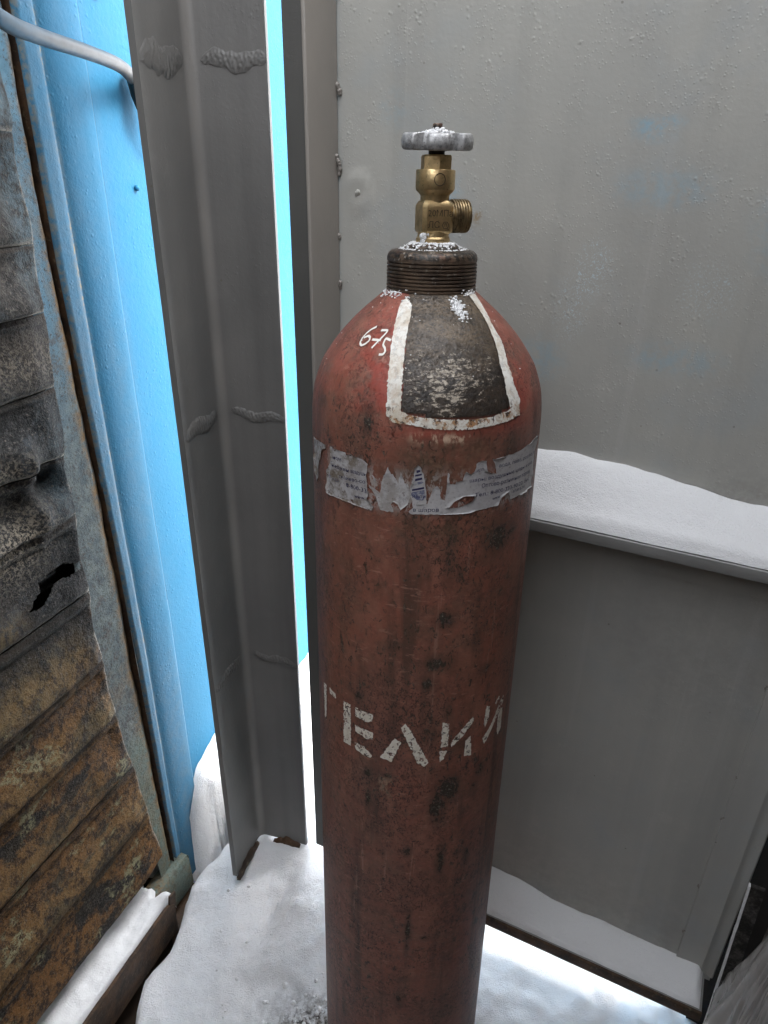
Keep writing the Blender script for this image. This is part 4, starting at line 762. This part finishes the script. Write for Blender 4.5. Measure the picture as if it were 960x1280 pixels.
# ================================================================== ANGLE-IRON POST
def make_post():
    a = np.array([-0.271, 0.888]); b = np.array([-0.240, 0.985]); c = np.array([-0.144, 0.959])
    r = empty('angle_post', (b[0], b[1], 0.20), 'dark grey angle iron post standing in a snow drift', 'post')
    u = (a - b) / np.linalg.norm(a - b); v = (c - b) / np.linalg.norm(c - b)
    la, lc = np.linalg.norm(a - b), np.linalg.norm(c - b); th = 0.008
    P2 = lambda p, q: tuple(u * p + v * q)
    fil = [(0.013 * (1 - math.sin(t)) , 0.013 * (1 - math.cos(t))) for t in np.linspace(0, math.pi / 2, 6)]   # inner fillet
    prof = [(la, 0.0015), (la - 0.0015, 0.0)] + [p for p in fil] + [(0.0, lc - 0.0015), (-0.0015, lc), (-th + 0.001, lc), (-th, lc - 0.001), (-th, -th + 0.001), (-th + 0.001, -th), (la - 0.001, -th), (la, -th + 0.001)]
    prof = [P2(*p) for p in prof]
    zs = np.concatenate([np.arange(0.012, 1.52, 0.03), [2.15]]); n = len(prof)
    mb = MB()
    for z in zs:
        mb.v += [(x + 0.0006 * (fbm(z * 8, i * 0.7, 2, 3) - .5), y + 0.0006 * (fbm(z * 8, i * .7, 2, 6) - .5), z) for i, (x, y) in enumerate(prof)]
    for k in range(len(zs) - 1):
        for i in range(n): mb.f.append((k * n + i, k * n + (i + 1) % n, (k + 1) * n + (i + 1) % n, (k + 1) * n + i))
    mb.f += [tuple(reversed(range(n))), tuple(range((len(zs) - 1) * n, len(zs) * n))]
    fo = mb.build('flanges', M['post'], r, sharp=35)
    highlight = np.zeros(n); highlight[2:8] = [0.15, .5, .75, .75, .5, .15]; attr(fo, 'fillet_highlight', np.concatenate([highlight * (0.45 + 0.55 * vn(z * 22, 3.0)) for z in zs]))  # lighter stripe painted on the inner fillet as its highlight
    # rusted scale curling off the cut ends, bare above the snow
    for leg, p0, p1, sd in (('u', 0.012, la + 0.001, 1), ('v', 0.030, lc - 0.012, 2)):
        ax, nx = (u, v) if leg == 'u' else (v, u); P = []
        for i in range(26):
            t = i / 25; p = p0 + (p1 - p0) * t; hgt = 0.016 * math.sin(math.pi * min(1, max(0.02, t * 0.97))) ** 0.5 * (0.75 + 0.5 * float(vn(t * 9, sd))); zb = 0.206 - 0.2 - (0.002 if leg == 'v' else 0.004)
            row = []
            for (o_, z_) in ((0.0002, 0.0), (0.006 + 0.003 * float(vn(t * 7, sd + 4)), 0.002), (0.007 + 0.002 * float(vn(t * 12, sd + 4)), hgt * 0.6), (0.0002, hgt)):
                c_ = ax * p + nx * o_; row.append((c_[0], c_[1], zb + z_))
            P.append(row)
        MB().grid(np.array(P)).build('rust_scale', M['darkrust'], r)
    # weld beads across both flanges
    def bead(leg, p0, p1, z0, z1, hw, seed):
        ax, nx = (u, v) if leg == 'u' else (v, u)
        nn, mm = 90, 13; P = np.zeros((nn, mm, 3))
        for i in range(nn):
            t = i / (nn - 1); p = p0 + (p1 - p0) * t; zc = z0 + (z1 - z0) * t + 0.003 * math.sin(t * 9 + seed)
            env = (math.sin(math.pi * min(max(t, 0.001), 0.999)) ** 0.35)
            for j in range(mm):
                q = -1 + 2 * j / (mm - 1)
                rip = 0.5 + 0.5 * math.cos((t * 15 + abs(q) * 1.1) * 2 * math.pi)
                hgt = ((0.0019 if seed in (1, 6) else 0.0024) * max(0, 1 - q * q) ** 0.7 * (0.72 + 0.28 * rip) + 0.0011 * mnoise.noise(Vector((t * 22, q * 4, seed)))) * env
                w = hw * (1 + 0.35 * mnoise.noise(Vector((t * 7, seed, 3)))) * env
                off = ax * (p + 0.0015 * q * q) + nx * (max(hgt, -0.0004) + 0.0003)
                P[i, j] = (off[0], off[1], zc - 0.20 + q * w)
        MB().grid(P).build('weld_bead', M['weld'], r)
    for (zc, dl, dr, h, sd) in ((1.545, 0.0, 0.002, 0.012, 1), (1.112, 0.004, 0.0, 0.0085, 2), (0.672, 0.01, -0.002, 0.008, 3)):
        bead('u', 0.012, la - 0.006, zc + dl * .3, zc - dl * .3, [0.016, 0.013, 0.011][sd - 1], sd)
        bead('v', 0.016, lc - 0.001, zc + 0.004, zc + dr, [0.0105, 0.0085, 0.0085][sd - 1], sd + 5)
    return r
make_post()

# ================================================================== GAS CYLINDER
PROF = [(0.0, .104), (.004, .1085), (.02, .1095), (1.238, .1095), (1.252, .1086), (1.267, .1064), (1.288, .0985), (1.31, .083), (1.33, .064), (1.344, .047), (1.3505, .039)]
_T = np.array([p[0] for p in PROF]); _R = np.array([p[1] for p in PROF])
def smooth_profile():
    ts = np.concatenate([[0, .004, .02], np.arange(0.30, 1.24, 0.006), np.arange(1.24, 1.3506, 0.0028), [1.3506]])
    rs = np.interp(ts, _T, _R)
    k = np.array([1, 4, 6, 4, 1]) / 16.0
    out = rs.copy(); i0 = np.searchsorted(ts, 1.20)
    for _ in range(3): out[i0:-2] = np.convolve(np.pad(out, 2, 'edge'), k, 'valid')[i0:-2]
    return ts, out
PT, PR = smooth_profile()
def rad(t): return np.interp(t, PT, PR)
def on_cyl(ph, t, lift=0.0):
    r = float(rad(t)) + lift; return (r * math.sin(ph), -r * math.cos(ph), t)
def make_cylinder():
    MX = Matrix(((0.9999998, 0.0, -0.0006088), (-0.0000343, 0.9984068, -0.0564255), (0.0006078, 0.0564255, 0.9984066)))
    MX = Matrix((( 0.9999998, -0.0000343, -0.0006078), (0.0, 0.9984068, -0.0564255), (0.0006088, 0.0564255, 0.9984066))).transposed()
    g = empty('gas_cylinder', (0.037987, 0.585376, 0.0), 'tall worn red brown gas cylinder with a brass valve', 'gas cylinder', MX)
    # ---- shell
    NP = 220; ph = np.concatenate([np.linspace(-math.pi, -1.75, 16, endpoint=False), np.linspace(-1.75, 1.75, NP), np.linspace(1.75, math.pi, 16, endpoint=False)[1:]])
    n = len(ph); F, T_ = np.meshgrid(ph, PT); Rr = np.interp(T_, PT, PR)
    Rr = Rr + 0.0004 * (fbm(F * 6, T_ * 20, 3, 3) - .5)
    P = np.stack([Rr * np.sin(F), -Rr * np.cos(F), T_], -1)
    o = MB().grid(P, wrap=True).build('shell', M['cyl'], g)
    A = F * 0.1095
    st = np.zeros_like(A)
    for (p0, t0, ra, rt, k) in STAINS: st = np.maximum(st, k * np.exp(-(((A - p0 * .1095) / (ra * 1.0)) ** 2 + ((T_ - t0) / rt) ** 2)))
    attr(o, 'stain', st)
    attr(o, 'bright', np.clip(.75 * sstep(1.245, 1.275, T_) * (0.35 + 0.65 * np.exp(-((F + 0.5) / .3) ** 2)) + .7 * np.exp(-(((F - 0.15) / .5) ** 2 + ((T_ - 1.2485) / .006) ** 2)) + 0.4 * np.exp(-(((F - .8) / .25) ** 2 + ((T_ - 1.27) / .03) ** 2)), 0, 1))
    attr(o, 'olive', np.clip(.95 * np.exp(-(((F - 0.0) / .42) ** 2 + ((T_ - 1.220) / .020) ** 2)) + .5 * np.exp(-(((F - .5) / .4) ** 2 + ((T_ - 1.237) / .008) ** 2)) + .7 * np.exp(-(((F - .08) / .35) ** 2 + ((T_ - 1.163) / .012) ** 2)) + .35 * np.exp(-(((F + .9) / .3) ** 2 + ((T_ - 1.28) / .03) ** 2)) + .3 * np.exp(-(((T_ - 1.08) / .10) ** 2)) + .25 * sstep(-.95, -1.2, F), 0, 1))
    attr(o, 'smear', np.clip(1.1 * np.exp(-((T_ - 1.2445) / .0035) ** 2) * sstep(-.22, -.1, F) * (1 - sstep(.25, .38, F)) + .35 * np.exp(-(((F + .35) / .15) ** 2 + ((T_ - 1.258) / .004) ** 2)) + 0.55 * np.exp(-(((F + .30) / .10) ** 2 + ((T_ - .862) / .012) ** 2)), 0, 1))
    attr(o, 'glue', np.clip(sstep(-.56, -.48, F) * (1 - sstep(1.08, 1.14, F)) * sstep(1.174, 1.180, T_) * (1 - sstep(1.204, 1.222, T_)) + .6 * sstep(-1.02, -.98, F) * (1 - sstep(-.56, -.5, F)) * sstep(1.174, 1.180, T_) * (1 - sstep(1.215, 1.225, T_)), 0, 1))
    bm_ = inpoly(F, T_, BARE).astype(float); attr(o, 'bare', bm_)
    attr(o, 'worn', np.clip(0.9 * np.exp(-(((F - .15) / .4) ** 2 + ((T_ - 1.292) / .016) ** 2)) + .8 * np.exp(-(((F - .1) / .12) ** 2 + ((T_ - 1.275) / .012) ** 2)) + .2, 0, 1))
    # ---- flat marks laid on the shell
    def decal(polys, name, mat, lift=0.0005, seg=0.004, jit=0.0, hole=None, par=None, attrs=None, curl=0.0):
        bm = bmesh.new(); rnd = random.Random(len(polys[0]) * 7 + 3)
        for pl in polys:
            ring = []
            for i in range(len(pl)):
                p, q = pl[i], pl[(i + 1) % len(pl)]; d = math.hypot((q[0] - p[0]) * .1095, q[1] - p[1]); k = max(1, int(d / (0.0016 if jit else 0.004)))
                for s in range(k):
                    j = jit if s else jit * 0.3
                    ring.append(((p[0] + (q[0] - p[0]) * s / k) * .1095 + rnd.uniform(-j, j), p[1] + (q[1] - p[1]) * s / k + rnd.uniform(-j, j)))
            loops = [[Vector((a, b, 0)) for a, b in ring]]
            if hole: loops.append([Vector((a * .1095, b, 0)) for a, b in hole])
            allp = [p for l in loops for p in l]
            vs = [bm.verts.new(p) for p in allp]
            for tr in tessellate_polygon(loops):
                try: bm.faces.new([vs[i] for i in tr])
                except ValueError: pass
        for _ in range(5):
            es = [e for e in bm.edges if e.calc_length() > seg]
            if not es: break
            bmesh.ops.subdivide_edges(bm, edges=es, cuts=1); bmesh.ops.triangulate(bm, faces=[f for f in bm.faces if len(f.verts) > 3])
        bmesh.ops.recalc_face_normals(bm, faces=bm.faces)
        co = [(v.co.x, v.co.y) for v in bm.verts]
        bd = set(v for e in bm.edges if len(e.link_faces) == 1 for v in e.verts) if curl else set()
        for v in list(bm.verts):
            lf = lift + (curl * max(0.0, float(vn(v.co.x * 150, v.co.y * 150, 4)) - 0.35) if v in bd else 0.0)
            v.co = on_cyl(v.co.x / .1095, v.co.y, lf)
        for f in bm.faces:
            c = f.calc_center_median()
            if f.normal.x * c.x + f.normal.y * c.y < 0 : pass
        m = bpy.data.meshes.new(name); bm.to_mesh(m); bm.free(); m.materials.append(mat)
        m.polygons.foreach_set('use_smooth', [True] * len(m.polygons))
        ob = bpy.data.objects.new(name, m); link(ob, par or g)
        # faces must look outwards
        bm = bmesh.new(); bm.from_mesh(m); bm.normal_update()
        fl = [f for f in bm.faces if f.normal.x * f.calc_center_median().x + f.normal.y * f.calc_center_median().y < 0]
        bmesh.ops.reverse_faces(bm, faces=fl); bm.to_mesh(m); bm.free()
        if attrs:
            for an, fn in attrs.items(): attr(ob, an, [fn(a / .1095, b) for a, b in co])
        return ob
    for i, sp in enumerate(STRIPS):
        lo = (i == 1)
        decal([sp], 'painted_border', M['border'], 0.0006 + 0.0001 * i, jit=0.0007, attrs={'wear': (lambda p, t, lo=lo: 1.0 if lo else 0.28 + 0.72 * float(sstep(1.275, 1.262, t)))})
    for lt in LETTERS: decal(lt, 'stencil_letter', M['stencil'], 0.0005, jit=0.0006)
    gr_l = lambda p, t: min(1.0, 0.25 + 0.8 * float(sstep(-0.55, -0.85, p)) + 0.7 * float(np.exp(-(((p + .64) / .1) ** 2 + ((t - 1.216) / .005) ** 2))) + 0.7 * float(sstep(1.186, 1.178, t)))
    labs = []
    for i, lb in enumerate(LABEL):
        big = i == 5
        ob = decal([lb], 'sticker_scrap', M['paper'], 0.0004 + 0.00003 * i, jit=0.0004 if i != 0 else 0.0003, hole=LHOLE if big else None, curl=0.0032, seg=0.003,
              attrs={'grime': (gr_l if i in (0, 1, 2) else (lambda p, t: 0.5) if i == 3 else (lambda p, t: 0.12 + .5 * float(sstep(1.225, 1.23, t))))})
        labs.append(ob)
    # number scrawled by hand
    def ribbon(pts, w):
        L_, R_ = [], []
        q = []
        for i in range(len(pts) - 1):
            for k in range(5): q.append((np.array(pts[i]) * (1 - k / 5) + np.array(pts[i + 1]) * k / 5))
        q.append(np.array(pts[-1])); q = np.array(q) * np.array([.09, 1.0])
        for _ in range(2): q[1:-1] = (q[:-2] + 2 * q[1:-1] + q[2:]) / 4
        P = []
        for i in range(len(q)):
            d = q[min(i + 1, len(q) - 1)] - q[max(i - 1, 0)]; d /= (np.linalg.norm(d) + 1e-9); nn = np.array([-d[1], d[0]]) * w / 2
            a, b = q[i] - nn, q[i] + nn
            P.append([on_cyl(a[0] / .09, a[1], .0006), on_cyl(b[0] / .09, b[1], .0006)])
        return np.array(P)
    for digit in ([D675[0]], D675[1:3], [D675[3]]):
        mb = MB()
        for s in digit: mb.grid(ribbon(s, 0.0017))
        mb.build('chalked_digit', M['marker'], g)
    # printing on the sticker
    def text_mesh(body):
        c = bpy.data.curves.new('t', 'FONT'); c.body = body; c.resolution_u = 2
        ob = bpy.data.objects.new('t', c); COL.objects.link(ob); dg = bpy.context.evaluated_depsgraph_get()
        m = ob.evaluated_get(dg).to_mesh(); v = [tuple(p.co) for p in m.vertices]; f = [tuple(p.vertices) for p in m.polygons]
        ob.evaluated_get(dg).to_mesh_clear(); bpy.data.objects.remove(ob); bpy.data.curves.remove(c); return v, f
    outline = [l for l in LABEL]
    for body, p0, p1, h in TEXTS:
        v, f = text_mesh(body); xs = [p[0] for p in v]; x0, x1 = min(xs), max(xs)
        hh = h * 0.95 / 0.70; W = []
        for x, y, z in v:
            t = (x - x0) / (x1 - x0); W.append(on_cyl(p0[0] + (p1[0] - p0[0]) * t, p0[1] + (p1[1] - p0[1]) * t + y * hh, 0.00075))
        par = labs[1] if p1[0] < -0.3 else (labs[4] if body == 'тивли' else labs[5])
        keep = f
        if body not in ('в шаров',):
            poly = LABEL[labs.index(par)]
            keep = []
            for q in f:
                cx = sum(v[i][0] for i in q) / len(q); cy = sum(v[i][1] for i in q) / len(q); t = (cx - x0) / (x1 - x0)
                a, b = p0[0] + (p1[0] - p0[0]) * t, p0[1] + (p1[1] - p0[1]) * t + cy * hh
                if inpoly(np.array([a]), np.array([b]), poly)[0] and not inpoly(np.array([a]), np.array([b]), LHOLE)[0]: keep.append(q)
        mesh('printed_text', W, keep, M['ink'] if body not in ('пном', 'Тор', 'надувн', 'в шаров') else M['ink2'] if body in ('Тор',) else M['ink'], par, smooth=False)
    for i, tw in enumerate(TOWER): decal([tw], 'printed_stripe', M['ink2'] if i in (3, 5) else M['ink'], 0.0007, par=labs[4])
    # ---- neck ring with its threads
    prof = [(0.036, 1.346), (0.0392, 1.3465)]
    z = 1.3475
    for i in range(9): prof += [(0.0402, z), (0.0402, z + 0.0012), (0.0386, z + 0.0020), (0.0386, z + 0.0023)]; z += 0.0030
    prof += [(0.0400, z), (0.0400, z + 0.0035), (0.0390, z + 0.0062), (0.0365, z + 0.0085), (0.0330, z + 0.0096), (0.0255, z + 0.0100), (0.0235, z + 0.0125), (0.0190, z + 0.0150), (0.0150, z + 0.0155)]
    ztop = z + 0.0155
    MB().lathe(prof, 96).build('neck_ring', M['neck'], g, sharp=50)
    # ---- valve (its own pieces are sub-parts)
    v0 = ztop
    mb = MB().lathe([(0.0150, v0 - 0.002), (0.0150, v0 + 0.003), (0.0138, v0 + 0.0045), (0.0136, v0 + 0.009)], 40)
    # squared body with chamfered corners, turned a little so its left cheek shows
    a = 0.0138; ch = 0.0032; sq = [(-a + ch, -a), (a - ch, -a), (a, -a + ch), (a, a - ch), (a - ch, a), (-a + ch, a), (-a, a - ch), (-a, -a + ch)]
    th = math.radians(15); rot = lambda p: (p[0] * math.cos(th) - p[1] * math.sin(th), p[0] * math.sin(th) + p[1] * math.cos(th))
    zb0, zb1 = v0 + 0.0062, v0 + 0.0335
    lv = [(zb0, .78), (zb0 + .0022, .96), (zb0 + .004, 1.0), (zb1 - .0055, 1.0), (zb1 - .0035, .97), (zb1 - 0.0012, .87), (zb1, .80)]
    P = np.array([[(*rot((x * k, y * k)), zz) for x, y in sq] for zz, k in lv])
    mb.grid(P, wrap=True)
    mb.lathe([(0.0124, zb1 - 0.005), (0.0124, zb1 + 0.0035), (0.0128, zb1 + 0.0045), (0.0160, zb1 + 0.0075), (0.0168, zb1 + 0.009), (0.0168, zb1 + 0.0228), (0.0162, zb1 + 0.0238), (0.010, zb1 + 0.0240)], 48, cap1=True)
    valve = mb.build('valve', M['brass'], g, sharp=32)
    zc = zb1 + 0.0240
    MB().lathe([(0.0134, zc), (0.0134, zc + 0.0005), (0.0134, zc + 0.0098), (0.0126, zc + 0.0110), (0.009, zc + 0.0110)], 6).build('gland_nut', M['brass'], valve, smooth=False).rotation_euler = (0, 0, math.radians(10))
    MB().lathe([(0.0068, zc + 0.010), (0.0068, zc + 0.017)], 20).build('spindle', M['black'], valve)
    # outlet
    ol = []; x = 0.0
    ol += [(0.0122, 0.008), (0.0122, 0.0150)]; x = 0.0150
    for i in range(6): ol += [(0.0138, x + .0003), (0.0138, x + .0013), (0.0126, x + .0019), (0.0126, x + .0022)]; x += 0.0024
    ol += [(0.0136, x), (0.0132, x + .001), (0.0085, x + .001), (0.0080, x - .008), (0.001, x - .008)]
    ou = MB().lathe(ol, 40).build('outlet', M['thread'], valve, sharp=50)
    ou.matrix_local = Matrix.Translation((0, 0, zb0 + 0.0150)) @ Matrix.Rotation(th, 4, 'Z') @ Matrix.Rotation(math.pi / 2, 4, 'Y')
    # cast marks on the body
    def cast_text(body, cx, cz, h, name='cast_mark', depth=0.0005):
        v, f = text_mesh(body); xs = [p[0] for p in v]; w = max(xs) - min(xs); sc = h / 0.70; vs = []
        for x, y, z in v:
            px = cx + (x - (max(xs) + min(xs)) / 2) * sc; q = rot((px, -a - depth)); vs.append((q[0], q[1], cz + y * sc))
        mesh(name, vs, f, M['castmark'], valve, smooth=False)
    cast_text('20МПа', 0.0012, zb0 + 0.0150, 0.0050); cast_text('ЛС', -0.0045, zb0 + 0.0058, 0.0052); cast_text('п', 0.0062, zb0 + 0.0070, 0.0032)
    hx = [(0.0062 + 0.0030 * math.cos(q), zb0 + 0.0080 + 0.0030 * math.sin(q)) for q in np.linspace(0, 2 * math.pi, 7)]
    pts = [(*rot((x, -a - 0.0002)), z) for x, z in hx]; MB().tube(pts, 0.00028, 5).build('cast_mark', M['castmark'], valve)
    rg = [(0.0168 * math.sin(0.17 + 0.0046 / 0.0168 * math.cos(q)), -0.0169 * math.cos(0.17 + 0.0046 / 0.0168 * math.cos(q)), zb1 + 0.0160 + 0.0046 * math.sin(q)) for q in np.linspace(0, 2 * math.pi, 30)]
    MB().tube(rg, 0.00035, 6).build('cast_mark', M['castmark'], valve)
    # handwheel: six rounded lobes
    zw = zc + 0.0148
    def lobes(an):
        s = (an / (math.pi / 3)); d = abs(s - round(s)) * 2      # 0 at lobe middle, 1 in the valley
        return 1 - 0.04 * d * d - 0.34 * max(0, min(1, (d - 0.58) / 0.14)) ** 1.0
    wp = [(0.006, 0.002), (0.020, 0.0012), (0.0285, 0), (0.0306, 0.0016), (0.0312, 0.008), (0.0308, 0.0102), (0.0306, 0.0110), (0.0300, 0.0142), (0.0280, 0.0160), (0.0245, 0.0158), (0.0215, 0.0135), (0.0120, 0.0130), (0.0100, 0.0165), (0.0075, 0.0170)]
    wp = [(a_, zw + b_ * 0.80) for a_, b_ in wp]
    hw = MB(); b = 0; nseg = 180; m = len(wp)
    for r, zz in wp:
        for k in range(nseg):
            an = 2 * math.pi * k / nseg; f = lobes(an) if r > 0.018 else 1; f = 1 + (f - 1) * min(1, (r - 0.018) / 0.009) if r > 0.018 else 1
            hw.v.append((r * f * math.sin(an), -r * f * math.cos(an), zz))
    for i in range(m - 1):
        for k in range(nseg):
            k2 = (k + 1) % nseg; hw.f.append((i * nseg + k, i * nseg + k2, (i + 1) * nseg + k2, (i + 1) * nseg + k))
    hw.f += [tuple(reversed(range(nseg))), tuple((m - 1) * nseg + k for k in range(nseg))]
    wheel = hw.build('handwheel', M['alu'], valve, sharp=60)
    wheel.matrix_local = Matrix.Translation((0, 0, zw)) @ Matrix.Rotation(math.radians(4.5), 4, 'X') @ Matrix.Translation((0, 0, -zw))
    MB().lathe([(0.0042, zw + 0.010), (0.0042, zw + 0.0188), (0.0038, zw + 0.0196)], 14).build('spindle_tip', M['neck'], valve)
    return g, MX, ztop, zw
CYL, CMX, ZTOP, ZW = make_cylinder()
def cyl_world(p): return Vector((0.037987, 0.585376, 0.0)) + CMX @ Vector(p)
def valve_snow():
    rnd = random.Random(4)
    def clump(name, label, items):
        mb = MB()
        for i, (p, r, fl) in enumerate(items): mb.blob(cyl_world(p), r, i + len(items), fl, 5, 0.8)
        tag(mb.build(name, M['snow2']), label, 'snow', None, 'stuff')
    it = []
    for i in range(420):
        a = rnd.uniform(-math.pi, math.pi); r = 0.0165 + abs(rnd.gauss(0, 0.0035)); z = ZTOP - 0.0008 - max(0, r - 0.0185) * 0.55
        it.append(((r * math.sin(a), -r * math.cos(a), z), rnd.uniform(0.0006, 0.0016), 0.9))
    for i in range(240):
        a = rnd.uniform(-math.pi, math.pi); r = 0.0275 + rnd.gauss(0, 0.0015)
        it.append(((r * math.sin(a), -r * math.cos(a), ZTOP - 0.0056), rnd.uniform(0.0004, 0.0011), 0.8))
    for i in range(26): it.append(((-0.0085 + rnd.gauss(0, .002), -0.0128 + rnd.gauss(0, .0010), ZTOP + 0.004 + rnd.uniform(-.003, .003)), rnd.uniform(.0008, .0020), 1))
    clump('snow_on_neck', 'ring of crumbly snow round the foot of the brass valve', it)
    it = []
    for i in range(240):
        a = rnd.uniform(-math.pi, math.pi); r = 0.019 * rnd.random() ** 0.7; z = ZW + 0.0098 + 0.0062 * (1 - r / 0.019) ** 1.0 + rnd.uniform(-.001, .0008)
        it.append(((r * math.sin(a), -r * math.cos(a), z), rnd.uniform(0.0007, 0.0019), 0.85))
    clump('snow_on_handwheel', 'small heap of snow on top of the handwheel', it)
    it = []
    for i in range(150):
        ph = 0.42 + rnd.gauss(0, .06); t = 1.340 + rnd.gauss(0, .0035); it.append((on_cyl(ph, t, 0.0002), rnd.uniform(.0006, .0016), .7))
    for i in range(70):
        ph = -1.0 + rnd.gauss(0, .30); t = 1.349 + rnd.gauss(0, .0016); it.append((on_cyl(ph, t, 0.0002), rnd.uniform(.0005, .0014), .7))
    for i in range(40):
        ph = 0.95 + rnd.gauss(0, .12); t = 1.349 + abs(rnd.gauss(0, .002)); it.append((on_cyl(ph, t, 0.0006), rnd.uniform(.0005, .0012), .7))
    for i in range(25):
        ph = rnd.uniform(-1.6, 1.2); t = rnd.uniform(1.29, 1.345); it.append((on_cyl(ph, t, 0.0001), rnd.uniform(.0003, .0007), .7))
    clump('snow_on_shoulder', 'specks of snow stuck on the cylinder shoulder below the threads', it)
valve_snow()
